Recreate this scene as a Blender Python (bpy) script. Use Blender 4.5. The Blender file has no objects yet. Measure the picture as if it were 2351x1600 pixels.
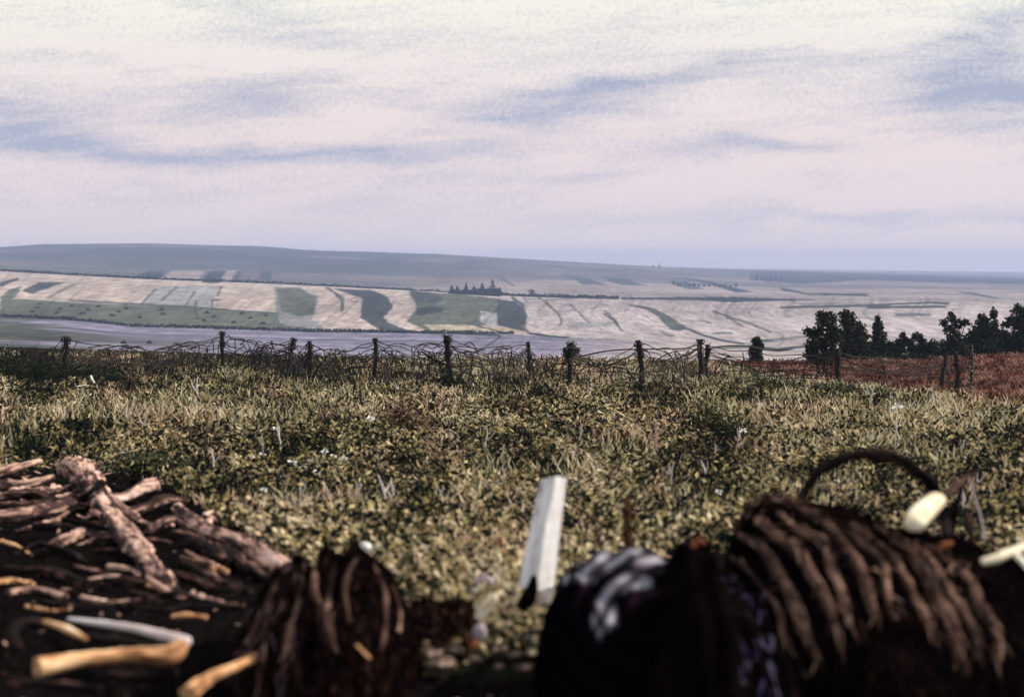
import bpy, math, random
import numpy as np
from mathutils import Vector, noise as mnoise
C = bpy.context.scene
R = math.radians
rng = np.random.default_rng(7)
random.seed(7)

# ------------------------------------------------------------------ camera
FPX, CX, CY, YH = 2939.0, 1175.5, 800.0, 612.0     # photograph is 2351 x 1600
PITCH = math.atan((CY - YH) / FPX)
cam_d = bpy.data.cameras.new('camera'); cam = bpy.data.objects.new('camera', cam_d)
C.collection.objects.link(cam); C.camera = cam
cam_d.lens = 45.0; cam_d.sensor_width = 36.0; cam_d.sensor_fit = 'HORIZONTAL'
cam_d.clip_start = 0.05; cam_d.clip_end = 60000
cam.location = (0, 0, 0); cam.rotation_euler = (math.pi/2 - PITCH, 0, 0)
cam_d.dof.use_dof = True; cam_d.dof.focus_distance = 24.0; cam_d.dof.aperture_fstop = 3.5
C.render.resolution_x = 1024; C.render.resolution_y = 696

# ------------------------------------------------------------------ light
SUN_EL, SUN_AZ = 38.0, 72.0          # azimuth measured from +Y (view direction) towards +X
sd = bpy.data.lights.new('sun', 'SUN'); sun = bpy.data.objects.new('sun', sd)
C.collection.objects.link(sun)
sd.energy = 5.0; sd.angle = R(0.53); sd.color = (1.0, 0.90, 0.74)
sv = Vector((math.sin(R(SUN_AZ))*math.cos(R(SUN_EL)), math.cos(R(SUN_AZ))*math.cos(R(SUN_EL)), math.sin(R(SUN_EL))))
sun.rotation_euler = sv.to_track_quat('Z', 'Y').to_euler()
C.view_settings.view_transform = 'Standard'; C.view_settings.look = 'None'
C.view_settings.gamma = 1.0; C.view_settings.exposure = 0.1

# ------------------------------------------------------------------ world: sky with thin cloud
W = bpy.data.worlds.new('World'); C.world = W; W.use_nodes = True
nt = W.node_tree; nt.nodes.clear()
def N(t, **k):
    n = nt.nodes.new(t)
    for a, b in k.items(): setattr(n, a, b)
    return n
def L(a, b): nt.links.new(a, b)
def mth(op, a, b=None, c=None, clamp=False):
    n = N('ShaderNodeMath', operation=op); n.use_clamp = clamp
    for i, v in enumerate((a, b, c)):
        if v is None: continue
        if isinstance(v, (int, float)): n.inputs[i].default_value = v
        else: L(v, n.inputs[i])
    return n.outputs[0]
out = N('ShaderNodeOutputWorld'); bg = N('ShaderNodeBackground'); L(bg.outputs[0], out.inputs[0])
sky = N('ShaderNodeTexSky', sky_type='NISHITA'); sky.sun_disc = False
sky.sun_elevation = R(SUN_EL); sky.sun_rotation = R(SUN_AZ); sky.air_density = 1.0; sky.dust_density = 2.0
bg.inputs[1].default_value = 0.10
tc = N('ShaderNodeTexCoord'); sep = N('ShaderNodeSeparateXYZ'); L(tc.outputs['Generated'], sep.inputs[0])
ymax = mth('MAXIMUM', mth('ABSOLUTE', sep.outputs[1]), 0.25)
U = mth('DIVIDE', sep.outputs[0], ymax); V = mth('DIVIDE', sep.outputs[2], ymax)
cmb = N('ShaderNodeCombineXYZ'); L(U, cmb.inputs[0]); L(mth('MULTIPLY_ADD', U, -0.05, V), cmb.inputs[1]); L(sep.outputs[1], cmb.inputs[2])
def wnoise(scale, detail, sx, sy, rough=0.55, dist=0.0, off=0.0):
    mp = N('ShaderNodeMapping'); mp.inputs['Scale'].default_value = (sx, sy, 0.6); mp.inputs['Location'].default_value = (off, off*.7, off)
    L(cmb.outputs[0], mp.inputs[0])
    n = N('ShaderNodeTexNoise'); n.inputs['Scale'].default_value = scale; n.inputs['Detail'].default_value = detail
    n.inputs['Roughness'].default_value = rough; n.inputs['Distortion'].default_value = dist
    L(mp.outputs[0], n.inputs[0]); return n.outputs[0]
n1 = wnoise(1.0, 6, 3.2, 20, .55, .7, 3.1)
n2 = wnoise(1.0, 8, 9, 62, .62, .5, 9.3)
n3 = wnoise(1.0, 3, 260, 300, .8, 0, 1.3)
warp = mth('MULTIPLY', mth('SUBTRACT', wnoise(1.0, 4, 8, 22, .6, 0, 5.5), .5), 0.05)
def blob(px, py, rx, ry, tilt, amp):
    u0, v0 = (px-CX)/FPX, (YH-py)/FPX
    du = mth('SUBTRACT', U, u0)
    dv = mth('SUBTRACT', mth('ADD', V, warp), mth('MULTIPLY_ADD', du, tilt, v0))
    a = mth('MULTIPLY', du, FPX/rx); b = mth('MULTIPLY', dv, FPX/ry)
    r2 = mth('ADD', mth('MULTIPLY', a, a), mth('MULTIPLY', b, b))
    return mth('MULTIPLY', mth('POWER', 2.718, mth('MULTIPLY', r2, -1.0)), amp)
streaks = [(70, 300, 230, 60, -.10, 1.0), (330, 352, 280, 30, -.03, .8), (850, 352, 350, 28, .02, .8),
           (640, 228, 360, 40, .05, .65), (1050, 275, 200, 24, -.08, .45), (1330, 232, 190, 50, .14, .9), (1560, 175, 260, 26, .16, .55),
           (1780, 335, 220, 18, -.02, .7), (1950, 130, 200, 26, .1, .35), (2250, 215, 200, 95, .05, 1.0), (2260, 75, 170, 40, .2, .55),
           (700, 85, 220, 34, -.1, .35), (250, 155, 200, 20, -.03, .35), (1420, 75, 220, 18, .1, .25), (1950, 508, 480, 26, .0, .6), (300, 440, 330, 30, 0, .22), (1300, 420, 400, 16, .02, .22)]
tot = None
for s in streaks:
    b_ = blob(*s); tot = b_ if tot is None else mth('ADD', tot, b_)
brk = mth('MULTIPLY_ADD', n2, 1.5, 0.1)
blue = mth('ADD', mth('MULTIPLY', tot, brk), mth('MULTIPLY', mth('SUBTRACT', n1, 0.5), 1.0))
blue = mth('ADD', blue, mth('MULTIPLY', mth('SUBTRACT', n2, .5), 1.0))
blue = mth('ADD', blue, mth('MULTIPLY', mth('SUBTRACT', n3, .5), 1.1))
blue = mth('ADD', blue, 0.06, clamp=True)
# thin cloud colour: lilac near the horizon, cream higher up
hr = N('ShaderNodeValToRGB'); L(V, hr.inputs[0]); e = hr.color_ramp.elements
def lin(c): return tuple(((v/255)/12.92 if v/255 <= .04045 else ((v/255+.055)/1.055)**2.4) for v in c)
def sc(c, k): return tuple(v*k for v in lin(c)) + (1,)
K = 9.8
def setramp(r, stops):
    el = r.color_ramp.elements
    while len(el) > 1: el.remove(el[-1])
    el[0].position = stops[0][0]; el[0].color = stops[0][1]
    for p, c in stops[1:]:
        x = el.new(p); x.color = c
def sc01(c): return lin(c) + (1,)
setramp(hr, [(0.0, sc01((255, 232, 222))), (.04, sc01((238, 222, 224))), (.10, sc01((242, 224, 222))), (.16, sc01((245, 234, 228))), (.21, sc01((252, 249, 234))), (1, sc01((240, 242, 240)))])
br = N('ShaderNodeValToRGB'); L(V, br.inputs[0])
setramp(br, [(0.0, sc01((200, 200, 216))), (.05, sc01((180, 184, 206))), (.2, sc01((160, 168, 192))), (1, sc01((120, 150, 205)))])
cl = N('ShaderNodeMix', data_type='RGBA'); L(blue, cl.inputs[0]); L(hr.outputs[0], cl.inputs[6]); L(br.outputs[0], cl.inputs[7])
sc_ = N('ShaderNodeMix', data_type='RGBA', blend_type='MULTIPLY'); sc_.inputs[0].default_value = 1
L(cl.outputs[2], sc_.inputs[6]); sc_.inputs[7].default_value = (K, K, K, 1)
skm = N('ShaderNodeMix', data_type='RGBA'); skm.inputs[0].default_value = 0.94
L(sky.outputs[0], skm.inputs[6]); L(sc_.outputs[2], skm.inputs[7]); L(skm.outputs[2], bg.inputs[0])

# ------------------------------------------------------------------ projection helpers
cp, sp = math.cos(PITCH), math.sin(PITCH)
def uv(px, py):                       # photograph point -> (x per metre forward, drop per metre forward)
    a = (np.asarray(px, float)-CX)/FPX; b = (CY-np.asarray(py, float))/FPX
    fy = cp + b*sp; fz = -sp + b*cp
    return a/fy, -fz/fy
def pix(u, v):                        # inverse
    dn = cp + v*sp
    return CX + FPX*u/dn, CY - FPX*(sp - v*cp)/dn
def at(px, py, d):
    u, v = uv(px, py); return Vector((float(u)*d, d, -float(v)*d))
def mpp(d): return d/FPX              # metres per photograph pixel

# ------------------------------------------------------------------ noise
def _h(ix, iy, s):
    n = (ix.astype(np.int64)*374761393 + iy.astype(np.int64)*668265263 + s*1274126177) & 0x7fffffff
    n = ((n ^ (n >> 13))*1274126177) & 0x7fffffff
    return ((n ^ (n >> 16)) & 0xffff)/65535.0
def vn(x, y, s=0):
    x = np.asarray(x, float); y = np.asarray(y, float)
    ix, iy = np.floor(x), np.floor(y); fx, fy = x-ix, y-iy
    fx = fx*fx*(3-2*fx); fy = fy*fy*(3-2*fy)
    a, b, c, d = _h(ix, iy, s), _h(ix+1, iy, s), _h(ix, iy+1, s), _h(ix+1, iy+1, s)
    return (a*(1-fx)+b*fx)*(1-fy)+(c*(1-fx)+d*fx)*fy
def fbm(x, y, s=0, o=4, g=.5):
    t = 0; a = 1; w = 0
    for i in range(o):
        t = t+a*vn(x*2**i, y*2**i, s+i*17); w += a; a *= g
    return t/w

# ------------------------------------------------------------------ terrain
def P(*a): return np.array(a, float).reshape(-1, 2)
XS = np.arange(-1600, 4000, 50.0)
def curve(pts): return np.interp(XS, pts[:, 0], pts[:, 1])
brow = curve(P(0, 797, 300, 806, 700, 818, 1000, 824, 1600, 830, 1900, 828, 2100, 826, 2351, 812, 2700, 790))
ctrl = [(36, curve(P(0, 880, 500, 886, 1100, 890, 1700, 892, 2351, 905))),
        (58, curve(P(0, 835, 500, 845, 1100, 856, 1700, 862, 2100, 858, 2351, 850))),
        (84, brow), (125, brow+16), (260, brow+5),
        (620, curve(P(0, 727, 170, 735, 300, 750, 560, 757, 720, 762, 1180, 768, 1350, 776, 1800, 795, 2351, 797))),
        (1120, curve(P(-500, 612, 0, 622, 80, 627, 320, 640, 600, 650, 800, 660, 1040, 673, 1200, 682, 1420, 686, 1700, 690, 2351, 692))),
        (1800, curve(P(0, 604, 600, 626, 1000, 642, 1300, 648, 1800, 664, 2351, 668))),
        (3400, curve(P(-500, 600, 0, 568, 100, 561, 350, 559, 620, 566, 700, 574, 1000, 583, 1200, 595, 1400, 606, 1600, 618, 1900, 627, 2351, 640))),
        (5000, curve(P(0, 592, 700, 600, 1200, 610, 1500, 612, 1900, 624, 2351, 631))),
        (7000, curve(P(0, 612, 1200, 618, 1700, 617, 2000, 621, 2351, 625)))]
U_, _ = uv(XS, 700)
DC = [0.6, 2.5, 6, 14, 24] + [c[0] for c in ctrl]
rows = []
for d in DC[:5]: rows.append(np.full(len(XS), (236.6+1489/d)/FPX))
for d, y in ctrl: rows.append(uv(XS, y)[1])
VV = np.array(rows)                   # (nd, nu)
ZZ = -VV*np.array(DC)[:, None]
LD = np.log(np.array(DC))
def pchip(x, y, q):                   # y: (n, m) ; q: (k,) -> (k, m)
    h = np.diff(x)[:, None]; dl = np.diff(y, axis=0)/h
    m = np.zeros_like(y)
    w1 = 2*h[1:]+h[:-1]; w2 = h[1:]+2*h[:-1]
    with np.errstate(divide='ignore', invalid='ignore'):
        mm = (w1+w2)/(w1/dl[:-1]+w2/dl[1:])
    m[1:-1] = np.where(dl[:-1]*dl[1:] > 0, mm, 0); m[0] = dl[0]; m[-1] = dl[-1]
    i = np.clip(np.searchsorted(x, q)-1, 0, len(x)-2); t = ((q-x[i])/h[i, 0])[:, None]; hh = h[i]
    return ((1+2*t)*(1-t)**2*y[i]+t*(1-t)**2*hh*m[i]+t*t*(3-2*t)*y[i+1]+t*t*(t-1)*hh*m[i+1])
QD = np.exp(np.linspace(math.log(.6), math.log(7000), 700))
VT = pchip(LD, VV, np.log(QD))        # v table
def Hs(x, d):                         # smooth ground height
    x = np.asarray(x, float); dd = np.clip(np.asarray(d, float), .6, 7000)
    u = np.clip(x/np.maximum(dd, 4.0), U_[0], U_[-1]-1e-6)
    fi = np.log(dd/.6)/math.log(7000/.6)*699; i = np.clip(fi.astype(int), 0, 698); fi = fi-i
    fj = np.interp(u, U_, np.arange(len(U_))); j = np.clip(fj.astype(int), 0, len(U_)-2); fj = fj-j
    v = (VT[i, j]*(1-fj)+VT[i, j+1]*fj)*(1-fi)+(VT[i+1, j]*(1-fj)+VT[i+1, j+1]*fj)*fi
    return -v*dd
def H(x, d):
    x = np.asarray(x, float); d = np.asarray(d, float)
    z = Hs(x, d)
    near = np.clip((110-d)/50, 0, 1)
    z = z + near*((fbm(x*.35, d*.35, 3)-.5)*.34*np.clip(d/14, .05, 1) + (fbm(x*1.6, d*1.6, 8)-.5)*.10*np.clip(d/12, .08, 1) + (fbm(x*7, d*7, 11, 3)-.5)*.03*np.clip(d/6, .3, 1))
    return z
def hz(x, d): return float(H(np.array([x]), np.array([d]))[0])
def hit(px, py, d0, d1):              # point of the ground seen at that place, between two distances
    u, v = uv(px, py); ds = np.exp(np.linspace(math.log(d0), math.log(d1), 800))
    vv = -Hs(u*ds, ds)/ds; k = int(np.argmin(np.abs(vv-v)))
    d = float(ds[k]); return Vector((float(u)*d, d, float(Hs(np.array([u*d]), np.array([d]))[0])))

# ------------------------------------------------------------------ mesh helpers
def new_mesh(name, verts, faces, mat=None, parent=None, cols=None, smooth=True, mats=None, midx=None):
    me = bpy.data.meshes.new(name)
    verts = np.asarray(verts, np.float32)
    if isinstance(faces, np.ndarray):
        k = faces.shape[1]; nf = len(faces)
        me.vertices.add(len(verts)); me.vertices.foreach_set('co', verts.ravel())
        me.loops.add(nf*k); me.loops.foreach_set('vertex_index', faces.astype(np.int32).ravel())
        me.polygons.add(nf); me.polygons.foreach_set('loop_start', np.arange(0, nf*k, k, dtype=np.int32))
        me.polygons.foreach_set('loop_total', np.full(nf, k, np.int32))
        me.update(calc_edges=True)
    else:
        me.from_pydata([tuple(map(float, v)) for v in verts], [], faces)
    if smooth: me.polygons.foreach_set('use_smooth', np.ones(len(me.polygons), bool))
    if cols is not None:
        ca = me.color_attributes.new('tint', 'FLOAT_COLOR', 'POINT')
        cc = np.ones((len(verts), 4), np.float32); cc[:, :3] = cols; ca.data.foreach_set('color', cc.ravel())
    for m in ([mat] if mats is None else mats):
        if m: me.materials.append(m)
    me.update()
    o = bpy.data.objects.new(name, me); C.collection.objects.link(o)
    if parent: o.parent = parent
    return o
def tag(o, label=None, cat=None, group=None, kind=None):
    if label: o['label'] = label
    if cat: o['category'] = cat
    if group: o['group'] = group
    if kind: o['kind'] = kind
    return o
def empty(name, loc=(0, 0, 0)):
    o = bpy.data.objects.new(name, None); C.collection.objects.link(o); o.location = loc; o.empty_display_size = .1; return o
class MB:
    def __init__(s): s.v = []; s.f = []; s.al = []
    def add(s, v, f, al=None):
        b = len(s.v); s.v += [Vector(q) for q in v]; s.al += ([tuple(q) for q in v] if al is None else al); s.f += [tuple(b+i for i in q) for q in f]
    def tube(s, pts, rad, seg=8, rough=0.0, nscale=8.0, res=None, seed=0, caps=True, flat=1.0):
        pts = [Vector(p) for p in pts]
        n = len(pts); rad = [rad]*n if isinstance(rad, (int, float)) else list(rad)
        if res:                                      # resample with Catmull-Rom
            q = []; qr = []
            for i in range(n-1):
                p0, p1, p2, p3 = pts[max(i-1, 0)], pts[i], pts[i+1], pts[min(i+2, n-1)]
                for k in range(res):
                    t = k/res
                    q.append(.5*((2*p1)+(p2-p0)*t+(2*p0-5*p1+4*p2-p3)*t*t+(3*p1-p0-3*p2+p3)*t**3)); qr.append(rad[i]*(1-t)+rad[i+1]*t)
            q.append(pts[-1]); qr.append(rad[-1]); pts, rad = q, qr; n = len(pts)
        vs = []; al = []; up = None; arc = 0
        for i in range(n):
            arc += (pts[i]-pts[i-1]).length if i else 0
            t = (pts[min(i+1, n-1)]-pts[max(i-1, 0)]).normalized()
            if up is None:
                up = Vector((0, 0, 1)) if abs(t.z) < .9 else Vector((1, 0, 0))
            a = t.cross(up).normalized(); b = a.cross(t).normalized(); up = b
            for j in range(seg):
                th = 2*math.pi*j/seg; dr = a*math.cos(th)+b*math.sin(th)*flat
                r = rad[i]
                if rough:
                    c = Vector((math.cos(th)*r, math.sin(th)*r, arc*.32))
                    r *= 1+rough*(mnoise.noise(c*nscale*1.6+Vector((seed*3.7, 0, 0)))*1.1+.8*mnoise.noise(c*nscale*4.5+Vector((0, seed*2.1, 0)))+.35*mnoise.noise(c*nscale*11))
                vs.append(pts[i]+dr*r); al.append((math.cos(th)*r, math.sin(th)*r, arc+seed*1.37))
        fs = [(i*seg+j, i*seg+(j+1) % seg, (i+1)*seg+(j+1) % seg, (i+1)*seg+j) for i in range(n-1) for j in range(seg)]
        if caps: fs += [tuple(range(seg))[::-1], tuple((n-1)*seg+j for j in range(seg))]
        s.add(vs, fs, al); return s
    def build(s, name, mat, parent=None, smooth=True, origin=None):
        v = s.v
        base = parent.location if parent and parent.type == 'EMPTY' else (origin or Vector((0, 0, 0)))
        if parent and parent.type != 'EMPTY': base = parent.get('_o', None) or Vector((0, 0, 0)); base = Vector(base)
        o = new_mesh(name, [q-Vector(base) for q in v], s.f, mat, parent, smooth=smooth)
        at_ = o.data.attributes.new('along', 'FLOAT_VECTOR', 'POINT'); at_.data.foreach_set('vector', np.array(s.al, np.float32).ravel())
        if parent is None: o.location = base
        return o

# ------------------------------------------------------------------ materials
def material(name, rough=.9, spec=.2):
    m = bpy.data.materials.new(name); m.use_nodes = True; t = m.node_tree
    b = t.nodes['Principled BSDF']; b.inputs['Roughness'].default_value = rough
    b.inputs['Specular IOR Level'].default_value = spec
    return m, t, b
def noisy(name, stops, scale=5, detail=8, rough=.9, bump=.3, bscale=None, dist=0, stretch=(1, 1, 1), spec=.2, bdist=.01, obj=True):
    m, t, b = material(name, rough, spec)
    co = t.nodes.new('ShaderNodeTexCoord'); mp = t.nodes.new('ShaderNodeMapping'); mp.inputs['Scale'].default_value = stretch
    if obj: t.links.new(co.outputs['Object'], mp.inputs[0])
    else:
        av = t.nodes.new('ShaderNodeAttribute'); av.attribute_name = 'along'; t.links.new(av.outputs['Vector'], mp.inputs[0])
    n = t.nodes.new('ShaderNodeTexNoise'); n.inputs['Scale'].default_value = scale; n.inputs['Detail'].default_value = detail
    n.inputs['Roughness'].default_value = .65; n.inputs['Distortion'].default_value = dist
    t.links.new(mp.outputs[0], n.inputs[0])
    r = t.nodes.new('ShaderNodeValToRGB'); t.links.new(n.outputs[0], r.inputs[0])
    el = r.color_ramp.elements
    while len(el) > 1: el.remove(el[-1])
    el[0].position = stops[0][0]; el[0].color = stops[0][1]+(1,)
    for p, c in stops[1:]:
        x = el.new(p); x.color = c+(1,)
    t.links.new(r.outputs[0], b.inputs['Base Color'])
    if bump:
        n2 = t.nodes.new('ShaderNodeTexNoise'); n2.inputs['Scale'].default_value = bscale or scale*3; n2.inputs['Detail'].default_value = 6
        t.links.new(mp.outputs[0], n2.inputs[0]); bm = t.nodes.new('ShaderNodeBump'); bm.inputs['Strength'].default_value = bump; bm.inputs['Distance'].default_value = bdist
        t.links.new(n2.outputs[0], bm.inputs['Height']); t.links.new(bm.outputs[0], b.inputs['Normal'])
    return m
def tinted(name, transl=0.0, rough=.85, spec=.15, var=0, vscale=1.0, bump=0, bscale=30, bd=.02, st=(1, .45, 1)):
    m, t, b = material(name, rough, spec)
    a = t.nodes.new('ShaderNodeVertexColor'); a.layer_name = 'tint'; col = a.outputs[0]
    if var:
        g = t.nodes.new('ShaderNodeNewGeometry'); mp = t.nodes.new('ShaderNodeMapping'); mp.inputs['Scale'].default_value = st
        t.links.new(g.outputs['Position'], mp.inputs[0])
        n = t.nodes.new('ShaderNodeTexNoise'); n.inputs['Scale'].default_value = vscale; n.inputs['Detail'].default_value = 10; n.inputs['Roughness'].default_value = .75
        t.links.new(mp.outputs[0], n.inputs[0])
        mr = t.nodes.new('ShaderNodeMapRange'); mr.inputs[1].default_value = .3; mr.inputs[2].default_value = .7; mr.inputs[3].default_value = 1-var; mr.inputs[4].default_value = 1+var
        t.links.new(n.outputs[0], mr.inputs[0])
        mx = t.nodes.new('ShaderNodeVectorMath'); mx.operation = 'SCALE'; t.links.new(col, mx.inputs[0]); t.links.new(mr.outputs[0], mx.inputs['Scale']); col = mx.outputs[0]
    t.links.new(col, b.inputs['Base Color'])
    if bump:
        g2 = t.nodes.new('ShaderNodeNewGeometry'); n2 = t.nodes.new('ShaderNodeTexNoise'); n2.inputs['Scale'].default_value = bscale; n2.inputs['Detail'].default_value = 5
        t.links.new(g2.outputs['Position'], n2.inputs[0]); bm = t.nodes.new('ShaderNodeBump'); bm.inputs['Strength'].default_value = bump; bm.inputs['Distance'].default_value = bd
        t.links.new(n2.outputs[0], bm.inputs['Height']); t.links.new(bm.outputs[0], b.inputs['Normal'])
    if transl:
        tr = t.nodes.new('ShaderNodeBsdfTranslucent'); t.links.new(col, tr.inputs[0])
        mx = t.nodes.new('ShaderNodeMixShader'); mx.inputs[0].default_value = transl
        t.links.new(b.outputs[0], mx.inputs[1]); t.links.new(tr.outputs[0], mx.inputs[2])
        t.links.new(mx.outputs[0], t.nodes['Material Output'].inputs[0])
    return m
M = {}
M['field'] = tinted('field_soil_and_crop', var=.45, vscale=.35, st=(1, .10, .3), spec=0)
M['soil'] = tinted('earth', var=.5, vscale=14, bump=.6, bscale=35, bd=.03, spec=0, rough=1)
M['litter'] = tinted('bark_chips', spec=0, rough=1)
M['fibre'] = tinted('matted_fibres', transl=.15, spec=0, rough=1)
M['grass'] = tinted('grass_blades', transl=.35, rough=.85, spec=.05)
M['leaf'] = tinted('leaves', transl=.25, rough=.8, spec=.05)
M['post'] = noisy('weathered_dark_post', [(.3, (.006, .005, .006)), (.6, (.022, .017, .018)), (.8, (.05, .04, .038))], 14, bump=.6, stretch=(1, 1, .2))
M['wire'] = noisy('rusty_wire', [(.3, (.008, .006, .007)), (.7, (.03, .018, .014))], 30, bump=0, rough=.8)
M['birch'] = noisy('birch_bark', [(.44, (.012, .01, .012)), (.56, (.10, .09, .09)), (.64, (.75, .72, .70)), (.9, (.8, .78, .75))], 12, bump=.2, stretch=(1, 1, 2))
M['trunk'] = noisy('tree_bark', [(.3, (.012, .01, .01)), (.7, (.04, .032, .028))], 6)
M['bark'] = noisy('log_bark', [(.34, (.010, .007, .008)), (.46, (.05, .028, .028)), (.51, (.32, .19, .16)), (.58, (.66, .44, .36)), (.76, (.76, .62, .62))], 15, bump=.9, bscale=60, dist=.4, bdist=.006, obj=False, stretch=(1, 1, .14), spec=.05)
M['barkdark'] = noisy('dark_log_bark', [(.40, (.004, .003, .004)), (.54, (.014, .009, .009)), (.63, (.14, .07, .06)), (.72, (.55, .34, .28))], 30, bump=.9, bscale=60, bdist=.006, obj=False, stretch=(1, 1, .14), spec=.05)  # bark with a mostly near-black ramp
M['pale'] = noisy('peeled_pale_wood', [(.3, (.38, .26, .22)), (.5, (.66, .58, .60)), (.8, (.78, .74, .78))], 9, bump=.4, bscale=70, bdist=.003, obj=False, stretch=(1, 1, .3), spec=.05)
M['ochre'] = noisy('ochre_peeled_wood', [(.30, (.05, .02, .012)), (.42, (.22, .10, .05)), (.52, (.60, .33, .17)), (.62, (.72, .48, .29)), (.74, (.80, .66, .50))], 34, bump=.5, bscale=60, bdist=.003, obj=False, stretch=(1, 1, .3), spec=.05)
M['stake'] = noisy('bleached_plank', [(.34, (.20, .15, .12)), (.41, (.60, .59, .62)), (.6, (.82, .81, .86))], 8, bump=.5, bscale=40, stretch=(6, 6, .6), bdist=.002)
M['cream'] = noisy('cream_split_wood', [(.32, (.35, .22, .12)), (.44, (.74, .62, .42)), (.6, (.88, .82, .66))], 26, bump=.2, bdist=.002)
M['mat'] = noisy('matted_dark_fibre', [(.42, (.0015, .001, .0015)), (.60, (.004, .0025, .0025)), (.74, (.016, .008, .007)), (.88, (.07, .04, .035))], 22, bump=1, bscale=90, stretch=(1, 1, .35), bdist=.01, spec=0)
M['rib'] = noisy('ragged_ridge', [(.38, (.010, .006, .006)), (.48, (.045, .024, .020)), (.57, (.20, .115, .09)), (.70, (.50, .33, .27))], 13, bump=.8, bscale=80, bdist=.006, obj=False, stretch=(1, 1, .3), spec=.05)  # pale stops paint lit patches into the rib colour
M['cloth'] = tinted('cloth_painted_sheen', spec=0, rough=1, bump=.5, bscale=60, bd=.006)
M['stone'] = noisy('lilac_stone', [(.3, (.22, .17, .19)), (.6, (.42, .36, .42)), (.8, (.62, .56, .6))], 20, bump=.6, bdist=.004)
M['clod'] = noisy('tan_clod', [(.38, (.012, .009, .008)), (.50, (.07, .05, .042)), (.6, (.28, .20, .17)), (.72, (.50, .39, .34))], 40, bump=1, bscale=90, bdist=.008, spec=0)
M['white'] = noisy('white_scrap', [(.3, (.72, .70, .70)), (.7, (.86, .85, .84))], 20, bump=.1)
M['rust'] = noisy('rust_orange', [(.36, (.03, .008, .005)), (.52, (.22, .065, .025)), (.68, (.48, .20, .08))], 40, bump=.5, bdist=.003)
M['hay'] = noisy('dark_hay', [(.3, (.008, .010, .010)), (.7, (.022, .026, .022))], 2, bump=.5)

# ------------------------------------------------------------------ the far valley: fields on real relief
def inpoly(x, y, poly):
    c = np.zeros(x.shape, bool); n = len(poly)
    for i in range(n):
        x1, y1 = poly[i]; x2, y2 = poly[(i+1) % n]
        if y1 == y2: continue
        k = ((y1 > y) != (y2 > y)) & (x < (x2-x1)*(y-y1)/(y2-y1)+x1); c ^= k
    return c
def seg_dist(x, y, pl):
    d = np.full(x.shape, 1e9)
    for (x1, y1), (x2, y2) in zip(pl[:-1], pl[1:]):
        t = np.clip(((x-x1)*(x2-x1)+(y-y1)*(y2-y1))/((x2-x1)**2+(y2-y1)**2+1e-9), 0, 1)
        d = np.minimum(d, np.hypot(x-x1-t*(x2-x1), y-y1-t*(y2-y1)))
    return d
def ZL(*a): return [(.3442*x, 520+.3442*y) for x, y in P(*a)]
def ZM(*a): return [(700+.3442*x, 520+.3442*y) for x, y in P(*a)]
def ZR(*a): return [(1400+.2782*x, 520+.2782*y) for x, y in P(*a)]
def ZQ(*a): return [(1750+.2844*x, 600+.2844*y) for x, y in P(*a)]
def ZP(*a): return [(x, y) for x, y in P(*a)]
PALE, PALE2, GREEN, GDARK, DARK, GREY, HILL, WOOD, LILAC, TAN = [np.array(c) for c in (
    (.33, .275, .25), (.29, .25, .25), (.068, .076, .058), (.040, .046, .047), (.030, .038, .034), (.16, .16, .165), (.085, .095, .105), (.022, .030, .036), (.16, .15, .205), (.30, .25, .19))]
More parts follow.
